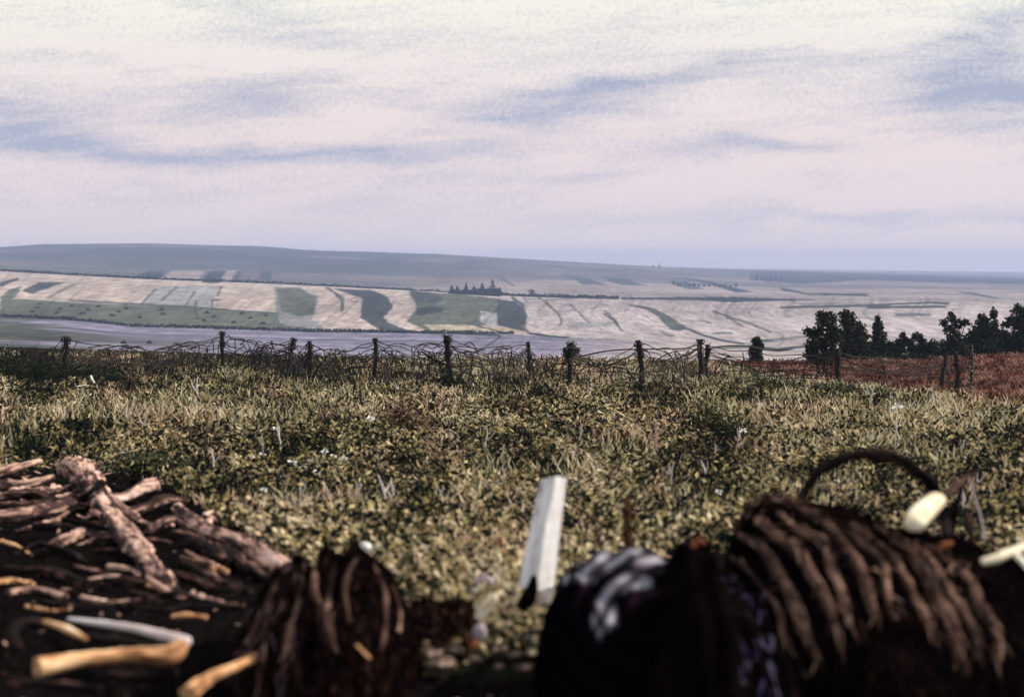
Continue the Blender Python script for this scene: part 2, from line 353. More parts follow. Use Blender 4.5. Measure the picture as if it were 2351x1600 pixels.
polys = [
 (PALE, ZP(0, 628, 320, 642, 700, 660, 700, 722, 450, 707, 160, 690, 0, 690)),
 (GREEN*1.2, ZL(0, 470, 60, 420, 150, 400, 100, 470, 60, 500, 0, 520)),
 (GDARK, ZL(0, 385, 120, 350, 130, 356, 0, 405)), (GDARK*1.3, ZL(155, 430, 270, 375, 430, 375, 300, 420, 200, 450)),
 (GREY*.8, ZL(290, 475, 480, 385, 520, 380, 320, 480)),
 (GREY*1.5, ZL(960, 520, 1060, 400, 1470, 390, 1400, 545)),
 (GREEN*1.25, ZL(0, 500, 120, 480, 480, 505, 1300, 545, 1850, 575, 1870, 640, 2100, 690, 1620, 690, 870, 660, 500, 630, 0, 600)),
 (WOOD*1.6, ZL(880, 335, 1000, 295, 1105, 295, 1060, 345)), (PALE2*.8, ZL(1070, 345, 1150, 295, 1370, 295, 1330, 350)),
 (WOOD*1.4, ZL(1340, 375, 1400, 295, 1510, 295, 1460, 375)), (PALE2*.7, ZL(1465, 375, 1515, 295, 1580, 295, 1540, 370)), (WOOD*1.8, ZL(1540, 370, 1580, 298, 1615, 298, 1585, 370)),
 (WOOD*2, ZL(1730, 355, 1745, 303, 1815, 303, 1810, 360)),
 (GREY*1.0, ZL(1825, 400, 2000, 405, 2120, 470, 2100, 560, 2080, 610, 2180, 690, 1900, 660, 1840, 580)),
 (GREEN*1.2, ZL(1840, 410, 2000, 410, 2110, 480, 2090, 580, 2000, 600, 1870, 560)),
 (PALE, ZM(40, 398, 230, 415, 370, 480, 365, 600, 420, 640, 520, 692, 130, 672, 70, 600, 100, 470)),
 (GDARK*1.0, ZM(190, 412, 450, 425, 560, 480, 588, 545, 530, 600, 560, 640, 720, 702, 500, 690, 370, 605, 380, 480)),
 (PALE, ZM(450, 422, 560, 418, 690, 455, 748, 540, 680, 600, 700, 645, 830, 702, 720, 702, 530, 610, 588, 540, 550, 470)),
 (GREEN*1.15, ZM(690, 445, 1000, 450, 1200, 470, 1300, 480, 1280, 660, 1290, 700, 830, 702, 680, 630, 750, 540)),
 (GDARK, ZM(690, 425, 880, 445, 920, 490, 850, 515, 740, 500)), (DARK, ZM(735, 540, 900, 540, 940, 560, 880, 582, 740, 592)),
 (TAN, ZM(800, 650, 1200, 660, 1450, 690, 1470, 720, 1100, 690, 840, 690)), (GREY*1.5, ZM(1170, 560, 1290, 580, 1280, 680, 1170, 640)),
 (GDARK*.9, ZM(1285, 485, 1400, 497, 1465, 550, 1478, 600, 1450, 670, 1465, 700, 1280, 660)),
 (GREY*1.2, ZM(1740, 640, 2060, 635, 2040, 668, 1760, 672)),
 (DARK*1.6, ZR(120, 635, 300, 655, 440, 712, 540, 770, 600, 810, 650, 845, 560, 862, 490, 845, 400, 745, 280, 680)),
 (GREEN, ZR(420, 735, 500, 765, 590, 825, 500, 835)),
 (WOOD*1.2, ZR(90, 583, 350, 586, 1000, 582, 1500, 600, 1750, 607, 1040, 625, 600, 607, 100, 602)),
 (WOOD*2.2, ZR(-60, 412, 130, 428, 285, 490, 100, 484, 0, 455)), (WOOD*2.2, ZM(1690, 318, 1850, 338, 2010, 385, 1870, 386, 1780, 352)),
 (WOOD*2.2, ZR(480, 440, 640, 458, 785, 515, 660, 517, 540, 484)), (WOOD*1.1, ZR(500, 420, 640, 428, 820, 452, 980, 490, 1190, 540, 1040, 547, 940, 510, 800, 470, 640, 440)),
 (WOOD*2, ZR(1180, 415, 1260, 440, 1360, 470, 1440, 480, 1300, 470)),
 (WOOD*1.3, ZQ(-100, 75, 500, 88, 1500, 118, 2600, 145, 2600, 195, 1500, 172, 800, 150, 300, 182, -100, 150)),
 (WOOD*2.5, ZQ(1560, 240, 1700, 250, 1950, 300, 1880, 303, 1650, 262)),
]
lines = [(DARK, 1.8, ZM(1560, 470, 1670, 560, 1712, 620, 1700, 660)), (DARK*2, 1.5, ZM(1770, 520, 1830, 580, 1890, 640)), (DARK, 1.6, ZM(1990, 580, 2060, 630, 2112, 690)),
 (DARK, 2.0, ZM(1380, 475, 1450, 520, 1480, 590, 1460, 680, 1500, 712, 1620, 730, 1760, 742)), (DARK, 1.5, ZM(195, 440, 245, 500, 240, 560)), (GREY, 1.5, ZM(590, 500, 640, 520)), (GREY, 1.5, ZM(300, 500, 370, 505)),
 (DARK*1.5, 1.6, ZR(850, 700, 1150, 800, 1330, 872)), (DARK*2, 1.4, ZR(960, 750, 1100, 820)), (DARK*1.5, 1.6, ZR(-40, 700, 60, 790, 90, 845)),
 (DARK, 2.2, ZR(640, 845, 780, 900, 900, 935, 1100, 970)), (DARK*1.5, 2, ZR(1240, 945, 1420, 930, 1620, 902)), (DARK, 2.5, ZR(1230, 1010, 1400, 1025, 1500, 1010)), (DARK*2, 2, ZR(830, 1005, 1160, 990)),
 (DARK, 2.4, ZQ(150, 220, 370, 262, 850, 276)), (DARK, 2, ZQ(500, 270, 840, 270)), (GREEN*.6, 2.4, ZQ(150, 372, 800, 362, 1350, 333, 1500, 340)), (GREEN*.5, 2.6, ZQ(850, 376, 1480, 368)), (GREY*.7, 3, ZQ(1080, 430, 1350, 430)),
 (GREY, 1.6, ZQ(0, 660, 330, 600)), (DARK, 2.2, ZQ(-10, 700, 120, 712, 330, 690)), (GREY*.7, 1.6, ZQ(600, 420, 900, 470)), (GREY*.8, 1.5, ZQ(300, 345, 900, 340)),
 (DARK, 1.6, ZL(940, 520, 1040, 415)), (DARK, 1.4, ZL(1080, 490, 1180, 400)), (DARK*1.5, 1.4, ZL(1230, 540, 1300, 430)), (DARK, 1.8, ZL(1450, 460, 1475, 400)), (DARK, 1.6, ZL(1310, 500, 1300, 560, 1320, 620)), (DARK, 1.6, ZL(1410, 550, 1415, 495, 1470, 490)),
 (DARK, 1.6, ZL(155, 430, 270, 378)), (GDARK, 1.5, ZL(0, 380, 120, 345)), (DARK, 1.8, ZL(2180, 405, 2290, 480, 2280, 560)), (WOOD, 1.5, ZM(1280, 330, 1390, 390)),
 (DARK*1.4, 1.6, ZP(160, 689, 450, 706, 640, 720)), (DARK, 2, ZM(0, 700, 700, 705, 1300, 725)), (DARK, 1.6, ZM(1300, 735, 1210, 800, 1100, 860)), (DARK*2, 1.6, ZM(1100, 650, 1350, 715)),
 (GREY, 1.5, ZM(1450, 480, 1600, 490, 1900, 470)), (DARK*2, 1.5, ZR(430, 870, 470, 895, 520, 900)), (DARK*2, 1.5, ZR(850, 880, 1010, 878)), (DARK*2, 1.4, ZR(740, 770, 830, 800)),
 (WOOD*1.4, 2.2, ZL(620, 150, 1400, 150)), (WOOD*1.4, 2, ZL(1900, 260, 2400, 268)), (WOOD*1.6, 1.5, ZL(1300, 190, 1800, 215))]
def grid(name, us, ds, mat, colf, hf, wf):
    D, S = np.meshgrid(ds, us, indexing='ij'); X = S*wf(D); Z = hf(X, D)
    v = np.stack([X, D, Z], -1).reshape(-1, 3); nr, nc = D.shape
    i = np.arange(nr*nc).reshape(nr, nc); f = np.stack([i[:-1, :-1], i[:-1, 1:], i[1:, 1:], i[1:, :-1]], -1).reshape(-1, 4)
    cols = colf(X, D, Z).reshape(-1, 3)
    return tag(new_mesh(name, v, f, mat, cols=cols), kind='structure')
def valley_col(X, D, Z):
    x, y = pix(X/D, -Z/D)
    x = x+(fbm(X*.02, D*.008, 31)-.5)*6.0+(fbm(X*.15, D*.06, 32, 2)-.5)*4; y = y+(fbm(X*.02, D*.008, 37)-.5)*3.5+(fbm(X*.15, D*.06, 38, 2)-.5)*2
    c = np.empty(X.shape+(3,)); c[:] = PALE2
    t = np.clip((x-900)/500, 0, 1)[..., None]
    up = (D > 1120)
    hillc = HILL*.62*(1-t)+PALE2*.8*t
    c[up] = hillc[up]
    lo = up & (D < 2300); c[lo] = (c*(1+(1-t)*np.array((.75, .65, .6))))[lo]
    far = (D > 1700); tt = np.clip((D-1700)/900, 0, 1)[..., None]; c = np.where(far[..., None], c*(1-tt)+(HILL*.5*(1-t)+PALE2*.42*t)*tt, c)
    n = fbm(X*.0018, D*.004, 91, 5); w = np.clip((n-.5)*9, 0, 1)[..., None]*(D > 1900)[..., None]*.45; pq = np.clip((fbm(X*.004, D*.003, 93, 3)-.53)*14, 0, 1)[..., None]*(D > 1500)[..., None]*.45; c = c*(1-pq)+PALE2*.55*pq
    c = c*(1-w)+WOOD*1.8*w
    # valley floor below the lower hedge: lilac stubble in bands
    fl = (D < 622)
    b = fbm(X*.004, D*.05, 55, 3)[..., None]
    fc = LILAC*(.45+1.1*b)
    lf = np.clip((620-x)/500, 0, 1)[..., None]
    bands = np.clip((fbm(X*.006, D*.035, 61, 3)-.46+np.clip(240-x, 0, 200)/900)*12, 0, 1)[..., None]
    fc = fc*(1-lf*bands*.9)+GREEN*.75*lf*bands*.9
    rt = np.clip((x-1250)/300, 0, 1)[..., None]; fc = fc*(1-rt)+PALE2*(.75+.4*b)*rt
    c = np.where(fl[..., None], fc, c)
    # plough lines along the strips
    for col, pl in polys:
        m = inpoly(x, y, pl) & (D > 560); c[m] = col
    for col, w_, pl in lines:
        dd = seg_dist(x, y, pl); a = np.clip((w_*1.15+.7-dd)/1.2, 0, 1)[..., None]*((D > 280)[..., None]); c = c*(1-a)+col*a
    sl = np.where(x < 1150, x+(y-660)*1.05, x-(y-700)*1.1+30*np.sin(y/14))
    stp = fbm(sl*.10, y*.010+3, 141, 3)[..., None]; stq = vn(sl*.035, y*.03, 143)[..., None]
    onsl = ((D > 622) & (D < 1300))[..., None]
    c = np.where(onsl, c*(.80+.34*stp+.08*stq), c)
    c = c*(1-.35*np.clip((vn(sl*.22, y*.01, 151)-.78)*8, 0, 1)[..., None]*onsl)
    for ax in (0, 1):
        c = (c*2+np.roll(c, 1, ax)+np.roll(c, -1, ax))/4
    pt = fbm(X*.012, D*.006, 71, 4)[..., None]; c = c*(.62+.76*pt)
    fine = fbm(X*.14, D*.05, 75, 3)[..., None]; c = c*(.60+.80*fine)
    c[..., 2] *= 1.03
    return np.clip(c, .004, 1)
ucol = np.concatenate([np.linspace(-1.0, -.45, 60)[:-1], np.linspace(-.45, .45, 1150), np.linspace(.45, 1.0, 60)[1:]])
dv = np.interp(np.linspace(1, 0, 330), VT[np.argmin(abs(QD-260)):, len(XS)//2][::-1][np.argsort(VT[np.argmin(abs(QD-260)):, len(XS)//2][::-1])]*0+np.linspace(0, 1, len(QD)-np.argmin(abs(QD-260))), QD[np.argmin(abs(QD-260)):][::-1])
inv = 1/np.linspace(1/150, 1/3600, 330)     # rows spaced evenly in perspective
inv = np.concatenate([inv, np.exp(np.linspace(math.log(3650), math.log(7000), 70))])
ex = np.exp(np.linspace(math.log(600), math.log(3600), 260)); ds_v = np.unique(np.concatenate([inv, ex]))
def Hv(X, D): return Hs(X, D) + (fbm(X*.01, D*.01, 5, 3)-.5)*np.clip(D/400, .2, 4)*.5
grid('valley_fields', ucol, ds_v, M['field'], valley_col, Hv, lambda D: D)

# ------------------------------------------------------------------ near ground: the hilltop meadow
def soilness(x, y):      # photograph zones where the earth of the bank is bare and black
    a = np.clip((y-(1050+np.maximum(0, x-330)*.72))/40, 0, 1)*(x < 700)
    b = np.clip((y-1500-42*np.clip((x-930)/40, 0, 1)*np.clip((1330-x)/40, 0, 1))/40, 0, 1)
    c = np.clip((y-1270)/30, 0, 1)*(np.clip((x-1480)/60, 0, 1))
    return np.clip(np.maximum(np.maximum(a, b), c), 0, 1)
def near_px(X, D):
    return pix(X/np.maximum(D, 1.2), -Hs(X, np.maximum(D, 1.2))/np.maximum(D, 1.2))
def brown_w(x, y):
    e = np.interp(x, [1500, 1650, 1780, 1900, 2130, 2351, 2700], [826, 842, 862, 888, 912, 930, 955])
    return np.clip((e-y)/5, 0, 1)*np.clip((x-1600)/60, 0, 1)
def near_col(X, D, Z):
    x, y = near_px(X, D)
    s = soilness(x, y); s = np.where(D < 1.9, 1, s)[..., None]
    n = fbm(X*1.2, D*1.2, 21)[..., None]
    g = np.array((.005, .007, .006))*(1-n)+np.array((.018, .016, .010))*n
    bw = brown_w(x, y)[..., None]; g = g*(1-bw)+np.array((.10, .035, .022))*bw
    sl = np.array((.0040, .0032, .0036))*(1+.8*n)
    return g*(1-s)+sl*s
ucn = np.linspace(-1, 1, 700)
dn = np.concatenate([np.linspace(-6, .9, 20), np.exp(np.linspace(math.log(1.0), math.log(150), 620))])
wn = lambda D: np.sqrt(np.maximum(D, .0)**2*.36+3.2**2)
grid('ground', ucn, dn, M['soil'], near_col, H, wn)

# ------------------------------------------------------------------ vegetation cards
def card_mesh(name, base, up, side, colb, colt, mat, parent=None, bend=None, shape='blade'):
    """Many small leaves or blades as one mesh. base/up/side are (n,3)."""
    n = len(base)
    if shape == 'blade':
        bend = np.zeros_like(up) if bend is None else bend
        v = np.stack([base-side, base+side, base+up*.55+bend*.3+side*.75, base+up*.55+bend*.3-side*.75, base+up+bend], 1)
        i = np.arange(n)[:, None]*5
        tri = np.concatenate([i+np.array([[0, 1, 2]]), i+np.array([[0, 2, 3]]), i+np.array([[3, 2, 4]])])
        cols = np.stack([colb, colb, (colb+colt)/2, (colb+colt)/2, colt], 1)
        return new_mesh(name, v.reshape(-1, 3), tri, mat, parent, cols=cols.reshape(-1, 3), smooth=False)
    v = np.stack([base-side*.35, base+up*.5-side, base+up, base+up*.5+side, ], 1)
    i = np.arange(n)[:, None]*4; q = i+np.array([[0, 1, 2, 3]])
    cols = np.stack([colb, (colb+colt)/2, colt, (colb+colt)/2], 1)
    return new_mesh(name, v.reshape(-1, 3), q, mat, parent, cols=cols.reshape(-1, 3), smooth=False)
def rdir(n): a = rng.uniform(0, 2*np.pi, n); return np.stack([np.cos(a), np.sin(a), np.zeros(n)], 1)
def scatter(n, y0, y1, x0=-120, x1=2470):
    """ground points spread evenly over the picture between two rows"""
    m = int(n*.16); px = np.concatenate([rng.uniform(x0, x1, n), rng.uniform(x0-620, x0, m), rng.uniform(x1, x1+620, m)]); py = rng.uniform(y0, y1, len(px)); n = len(px)
    u, v = uv(px, py)
    ds = np.exp(np.linspace(math.log(1.6), math.log(88), 300))
    vc = -Hs(u[:, None]*ds[None], ds[None]*np.ones((n, 1)))/ds[None]
    k = np.argmax(vc < v[:, None], axis=1); d = ds[k]; d = d*(1+rng.uniform(-.03, .03, n))
    return u*d, d, px, py, k > 0
def zone(X, D): return fbm(X*.33, D*.16, 44, 4)          # broad light/dark patches in the meadow
def dens(px, py, blobs, seed=5):
    j = (fbm(px*.03, py*.05, seed, 4)-.5)*190; w = np.zeros(px.shape)
    for (x, y, rx, ry, a) in blobs: w = np.maximum(w, a*np.exp(-(((px-x+j)/rx)**2+((py-y+j*.35)/ry)**2)**1.5))
    return w
DARKZ = [(120, 868, 260, 48, 1), (480, 850, 380, 32, .9), (760, 880, 240, 36, .8), (120, 1040, 220, 36, .9), (560, 1075, 240, 80, .5), (330, 1110, 150, 60, .6), (1650, 1065, 110, 80, .95), (1930, 935, 190, 24, .95), (1560, 1000, 90, 45, .7),
         (1740, 912, 80, 24, .8), (1480, 905, 120, 16, .7), (1300, 920, 260, 22, .5), (930, 1120, 90, 80, .7), (770, 1040, 60, 60, .6), (2290, 1050, 90, 90, .7), (2100, 1090, 130, 60, .6), (1030, 900, 60, 18, .9), (1190, 1220, 150, 24, .5), (1250, 1010, 300, 18, .4), (2230, 1200, 200, 60, .7), (620, 950, 200, 20, .4)]
LITEZ = [(2000, 890, 420, 34, 1), (1850, 985, 170, 36, .9), (300, 960, 420, 30, .8), (2150, 960, 260, 60, .7), (1080, 1360, 300, 110, 1), (1500, 1220, 250, 70, .6), (650, 1215, 160, 60, .7), (1150, 860, 500, 22, .6), (1780, 1010, 60, 50, .8), (900, 960, 300, 40, .4), (1350, 1120, 160, 60, .4), (1650, 860, 200, 24, .8)]
def toneof(px, py):
    m = fbm(px*.035, py*.06, 77, 4)
    return -dens(px, py, DARKZ)*.75+dens(px, py, LITEZ, 9)*.7+(m-.5)*2.6+(fbm(px*.011, py*.028, 177, 3)-.5)*2.0
def mk_grass():
    B = []; 
    for (n, y0, y1) in ((30000, 815, 880), (32000, 880, 1000), (24000, 1000, 1180), (8000, 1180, 1500)):
        X, D, px, py, ok = scatter(n, y0, y1)
        n = len(px); s = soilness(px, py); z = zone(X, D)
        keep = ok & (rng.uniform(0, 1, n) > s*1.2-.02) & (rng.uniform(0, 1, n) < .35+1.2*z) & (brown_w(px, py) < .5)
        B.append((X[keep], D[keep], px[keep], py[keep], z[keep]))
    X, D, px, py, z = [np.concatenate(q) for q in zip(*B)]; n = len(X)
    Z = H(X, D); tone = toneof(px, py)
    size = np.interp(D, [2, 5, 12, 30, 80], [.045, .07, .12, .19, .32])*rng.uniform(.45, 1.35, n)
    size *= np.interp(z, [.3, .6], [.7, 1.2])*np.interp(tone, [-1, .5], [.75, 1.1])
    w = np.interp(D, [2, 5, 12, 30, 80], [.0036, .0055, .010, .020, .040])*rng.uniform(.6, 1.4, n)
    up = np.zeros((n, 3)); up[:, 2] = size; lean = rdir(n)*(size*rng.uniform(.1, .9, n))[:, None]
    up += lean*.5; side = rdir(n)*w[:, None]
    t = rng.beta(.45, .6, n)*1.05-.03+tone*.38+(fbm(px*.12, py*.16, 14, 2)-.5)*.7
    right = np.clip((px-1300)/900, 0, 1)
    ct = np.empty((n, 3))
    pal = np.array([(.006, .011, .012), (.022, .030, .022), (.13, .115, .06), (.42, .345, .17), (.72, .59, .36), (.88, .78, .60)])
    ti = np.clip(t*4.6+right*.3, 0, 4.99); k = ti.astype(int); f = (ti-k)[:, None]; ct = pal[k]*(1-f)+pal[k+1]*f
    pk = fbm(px*.008, py*.014, 88, 3)+dens(px, py, [(930, 1090, 130, 110, .16), (800, 1040, 90, 60, .14), (1250, 1000, 220, 40, .1)]); pm = np.clip((pk-.56)*8, 0, 1)[:, None]*.75; ct = ct*(1-pm)+ct.mean(1, keepdims=True)*np.array([1.5, 1.0, .72])*pm
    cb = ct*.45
    base = np.stack([X, D, Z-.01], 1)
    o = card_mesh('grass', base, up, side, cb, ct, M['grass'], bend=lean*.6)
    tag(o, 'rough meadow grass, part green and part dry, covering the hilltop up to the wire', 'grass', kind='stuff')
mk_grass()
def mk_leaves():
    B = []
    for (n, y0, y1) in ((74000, 835, 950), (96000, 950, 1120), (78000, 1120, 1280), (38000, 1280, 1515)):
        X, D, px, py, ok = scatter(n, y0, y1)
        n = len(px); s = soilness(px, py); z = zone(X, D); cl = fbm(X*1.4, D*.9, 66, 3)
        keep = ok & (rng.uniform(0, 1, n) > s*1.1) & ((cl > .40) | (py > 1180)) & (brown_w(px, py) < .5)
        B.append((X[keep], D[keep], px[keep], py[keep], z[keep]))
    X, D, px, py, z = [np.concatenate(q) for q in zip(*B)]; n = len(X); Z = H(X, D)
    L_ = np.interp(D, [2, 5, 12, 30], [.013, .023, .048, .085])*rng.uniform(.45, 1.7, n)
    hgt = np.interp(D, [2, 5, 12, 30], [.03, .06, .10, .16])*rng.uniform(0, 1, n)
    a = rdir(n); tilt = rng.uniform(-.3, 1.0, n)[:, None]
    up = (a+np.array([0, 0, 1.0])*tilt); up /= np.linalg.norm(up, axis=1, keepdims=True); up *= L_[:, None]
    side = np.cross(up, rdir(n)+np.array([0, 0, .4])); side /= np.linalg.norm(side, axis=1, keepdims=True)+1e-9; side *= (L_*np.interp(py, [1080, 1300], [.17, .34]))[:, None]
    near = np.clip((py-1200)/200, 0, 1); tone = toneof(px, py)
    t = rng.beta(.40, .52, n)*1.08-.08+tone*.34+(fbm(X*9, D*9, 14, 2)-.5)*.5
    pal = np.array([(.005, .009, .011), (.012, .018, .015), (.055, .052, .03), (.36, .285, .125), (.70, .55, .29), (.88, .75, .50)])
    ti = np.clip(t*4.2+near*.8, 0, 4.99); k = ti.astype(int); f = (ti-k)[:, None]; ct = pal[k]*(1-f)+pal[k+1]*f
    pk = np.clip((fbm(px*.02, py*.035, 188, 3)-.52)*8, 0, 1)[:, None]*.55; ct = ct*(1-pk)+ct.mean(1, keepdims=True)*np.array([1.35, 1.0, .8])*pk
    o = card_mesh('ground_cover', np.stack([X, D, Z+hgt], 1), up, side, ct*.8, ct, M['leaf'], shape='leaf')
    tag(o, 'low leafy weeds and yellowing leaf litter covering the ground between the grass', 'ground cover', kind='stuff')
mk_leaves()
def mk_brown():
    n = 42000
    X, D, px, py, ok = scatter(n, 795, 935, 1560, 2500)
    n = len(px)
    keep = ok & (rng.uniform(0, 1, n) < brown_w(px, py+rng.normal(0, 3, n)))
    X, D, px, py = X[keep], D[keep], px[keep], py[keep]; n = len(X); Z = H(X, D)
    s = np.interp(D, [25, 80], [.13, .17])*rng.uniform(.5, 1.4, n); w = np.interp(D, [25, 80], [.014, .032])*rng.uniform(.6, 1.4, n)
    up = np.zeros((n, 3)); up[:, 2] = s; le = rdir(n)*(s*.7)[:, None]; up += le*.6
    pal = np.array([(.010, .006, .006), (.05, .019, .016), (.15, .058, .045), (.34, .17, .13), (.62, .42, .34)])
    ti = np.clip(np.clip(rng.beta(1.4, 1.6, n)+(fbm(px*.04, py*.12, 5, 3)-.5)*1.2, 0, 1)*3.99, 0, 3.99); k = ti.astype(int); f = (ti-k)[:, None]; ct = pal[k]*(1-f)+pal[k+1]*f
    o = card_mesh('scrub', np.stack([X, D, Z], 1), up, rdir(n)*w[:, None], ct*.4, ct, M['grass'], bend=le*.4)
    tag(o, 'red-brown withered scrub on the slope beyond the wire at the right', 'scrub', kind='stuff')
mk_brown()
def mk_bank_litter():
    # dark chips and dead stalks on the black earth of the bank
    n = 14000
    X, D, px, py, ok = scatter(n, 1060, 1640)
    keep = ok & (soilness(px, py) > .5); X, D, px, py = X[keep], D[keep], px[keep], py[keep]; n = len(X); Z = H(X, D)
    a = rdir(n); L_ = (np.interp(D, [1.8, 6], [.008, .034])*rng.uniform(.5, 1.8, n))
    up = a*L_[:, None]; up[:, 2] = L_*rng.uniform(0, .7, n); side = np.cross(up, np.array([0, 0, 1.0])); side /= np.linalg.norm(side, axis=1, keepdims=True); side *= (L_*.22)[:, None]
    pal = np.array([(.004, .003, .003), (.008, .006, .006), (.028, .015, .013), (.42, .26, .22)])
    up_zone = (py < 1190) & (px < 240)
    k = rng.choice(4, n, p=[.60, .31, .07, .02]); k = np.where(up_zone & (rng.uniform(0, 1, n) < .5), 3, k)
    up = up*np.where(k == 3, 1.25, 1.0)[:, None]; side = side*np.where(k == 3, 1.4, 1.0)[:, None]
    ct = pal[k]*rng.uniform(.4, 1.3, n)[:, None]
    o = card_mesh('bark_litter', np.stack([X, D, Z+.004], 1), up, side, ct*.8, ct, M['litter'], shape='leaf')
    tag(o, 'dark chips of bark and dead leaves strewn over the black earth of the bank', 'litter', kind='stuff')
mk_bank_litter()

# ------------------------------------------------------------------ trees
def leaf_cloud(blobs, n, size, pal, seed, noise_amt=.35, shade=1.0):
    """blobs: (x,y,z,rx,ry,rz). returns arrays for card_mesh"""
    r = np.random.default_rng(seed); vol = np.array([b[3]*b[5] for b in blobs]); pick = r.choice(len(blobs), n, p=vol/vol.sum())
    bb = np.array(blobs)[pick]; d = r.normal(size=(n, 3)); d /= np.linalg.norm(d, axis=1, keepdims=True)
    rad = r.uniform(.15, 1, n)**.5*(1+r.normal(0, noise_amt*.35, n))
    p = bb[:, :3]+d*bb[:, 3:]*rad[:, None]
    s = size*r.uniform(.5, 1.5, n); up = r.normal(size=(n, 3)); up /= np.linalg.norm(up, axis=1, keepdims=True)
    sd = np.cross(up, r.normal(size=(n, 3))); sd /= np.linalg.norm(sd, axis=1, keepdims=True)
    c = np.array(pal)[r.integers(0, len(pal), n)]*r.uniform(.6, 1.4, n)[:, None]
    return p, up*s[:, None], sd*(s*.45)[:, None], c
DKG = [(.008, .013, .010), (.012, .020, .012), (.02, .03, .016), (.045, .058, .026)]
def tree(name, d, base, blobs, stems, n, label, cat, group=None, leaf=6.0, pal=DKG, seed=1, dep=.8):
    """base (px,py) on the ground; blobs (px,py,rx,ry) and stems [(px,py,r)...] in photograph pixels at distance d, real depth added"""
    b = hit(base[0], base[1], d*.9, d*1.1); b = Vector((at(base[0], base[1], d).x, d, hz(at(base[0], base[1], d).x, d)))
    root = empty(name, b); k = mpp(d); r = random.Random(seed)
    bl = []
    for (x, y, rx, ry) in blobs:
        rx *= 1.13; ry *= 1.1
        q = at(x, y, d)-b; dep_ = r.uniform(-.5, .5)*dep*rx*k
        bl.append((q.x, dep_, q.z, rx*k, rx*k*dep, ry*k))
    p, up, sd, c = leaf_cloud(bl, int(n*1.35), leaf*k, pal, seed)
    card_mesh('crown', p, up, sd, c, c, M['leaf'], parent=root, shape='leaf')
    mb = MB()
    for st in stems:
        pts = []
        for i, (x, y, rr) in enumerate(st):
            q = at(x, y, d)
            if i == 0: q.z = min(q.z, hz(q.x, d)) - .05
            pts.append(q + Vector((0, r.uniform(-.1, .1)*(i > 0), 0)))
        mb.tube(pts, [rr*k for _, _, rr in st], 7, rough=.15, nscale=3, res=4)
    mb.build('trunk', M['trunk'], root)
    return tag(root, label, cat, group)
TG = 'small trees along the edge of the brown slope'
tree('tree', 56, (1893, 868), [(1866, 815, 18, 18), (1880, 780, 24, 22), (1898, 745, 22, 20), (1905, 728, 16, 14), (1870, 765, 14, 12), (1900, 800, 18, 20), (1860, 795, 14, 12), (1915, 770, 14, 22), (1885, 725, 12, 10), (1895, 822, 22, 14), (1855, 760, 8, 8)],
     [[(1893, 872, 4.5), (1893, 830, 3.5), (1898, 780, 3), (1900, 730, 1.2)], [(1879, 872, 3), (1878, 840, 2.4), (1866, 790, 1.5)], [(1895, 820, 2), (1915, 780, 1)]],
     3000, 'round-headed dark tree with sky-lit gaps in its crown, leftmost of the tree group', 'tree', TG, 5.5, seed=3)
tree('tree', 84, (1945, 850), [(1945, 735, 16, 18), (1938, 722, 10, 9), (1960, 760, 24, 22), (1955, 795, 30, 26), (1972, 780, 14, 26), (1985, 800, 10, 18), (1945, 820, 30, 14), (1928, 770, 10, 14)],
     [[(1945, 855, 4), (1946, 800, 3), (1945, 735, 1)]], 5200, 'dense dark tree with two-stepped crown just right of the round-headed tree', 'tree', TG, 5.5, seed=4)
tree('tree', 86, (2017, 840), [(2016, 733, 5, 9), (2016, 752, 11, 14), (2020, 775, 15, 16), (2020, 800, 22, 18), (2000, 800, 10, 12), (1995, 772, 6, 5), (2040, 800, 12, 14)],
     [[(2017, 842, 3), (2017, 800, 2), (2016, 735, .8)]], 2600, 'small pointed dark tree in the dip between the large crowns', 'tree', TG, 5, seed=5)
tree('shrub', 86, (2080, 835), [(2075, 785, 14, 12), (2062, 800, 18, 16), (2090, 790, 8, 14), (2098, 805, 18, 14), (2072, 768, 6, 5), (2050, 812, 16, 12)],
     [[(2080, 836, 2), (2078, 800, 1.2), (2074, 768, .7)]], 1900, 'low ragged dark shrub right of the small pointed tree', 'shrub', 'shrubs among the small trees', 5, seed=6)
tree('shrub', 85, (2100, 838), [(2045, 825, 24, 14), (2075, 828, 26, 14), (2110, 828, 28, 14), (2145, 830, 28, 14), (2175, 835, 22, 14)], [[(2100, 845, 2), (2100, 825, 1)]], 4200, 'low continuous dark shrub belt at the feet of the trees', 'shrub', 'shrubs among the small trees', 5, seed=17)
tree('shrub', 85, (1975, 840), [(1930, 822, 22, 14), (1965, 826, 26, 14), (2000, 826, 22, 14)], [[(1975, 845, 2), (1975, 825, 1)]], 2600, 'low dark shrub joining the stepped tree and the small pointed tree', 'shrub', 'shrubs among the small trees', 5, seed=18)
tree('shrub', 86, (2125, 832), [(2105, 772, 10, 8), (2115, 785, 8, 12), (2125, 800, 16, 14), (2142, 795, 12, 14), (2150, 812, 16, 12), (2118, 810, 16, 12)],
     [[(2125, 834, 2), (2120, 800, 1.2), (2106, 770, .7)]], 1900, 'low dark shrub with open twiggy top just left of the thin airy tree', 'shrub', 'shrubs among the small trees', 5, seed=7)
tree('tree', 80, (2196, 850), [(2165, 740, 10, 7), (2185, 728, 8, 12), (2178, 755, 14, 10), (2200, 745, 12, 12), (2215, 740, 9, 8), (2190, 780, 16, 20), (2175, 812, 26, 16), (2205, 810, 22, 20), (2168, 790, 12, 10)],
     [[(2196, 872, 4), (2194, 820, 3), (2188, 770, 2), (2184, 722, .8)], [(2190, 790, 2), (2165, 742, .8)], [(2192, 785, 2), (2216, 740, .8)]],
     2700, 'thin airy tree with spread open top standing left of the big dark thicket tree', 'tree', TG, 5, seed=8)
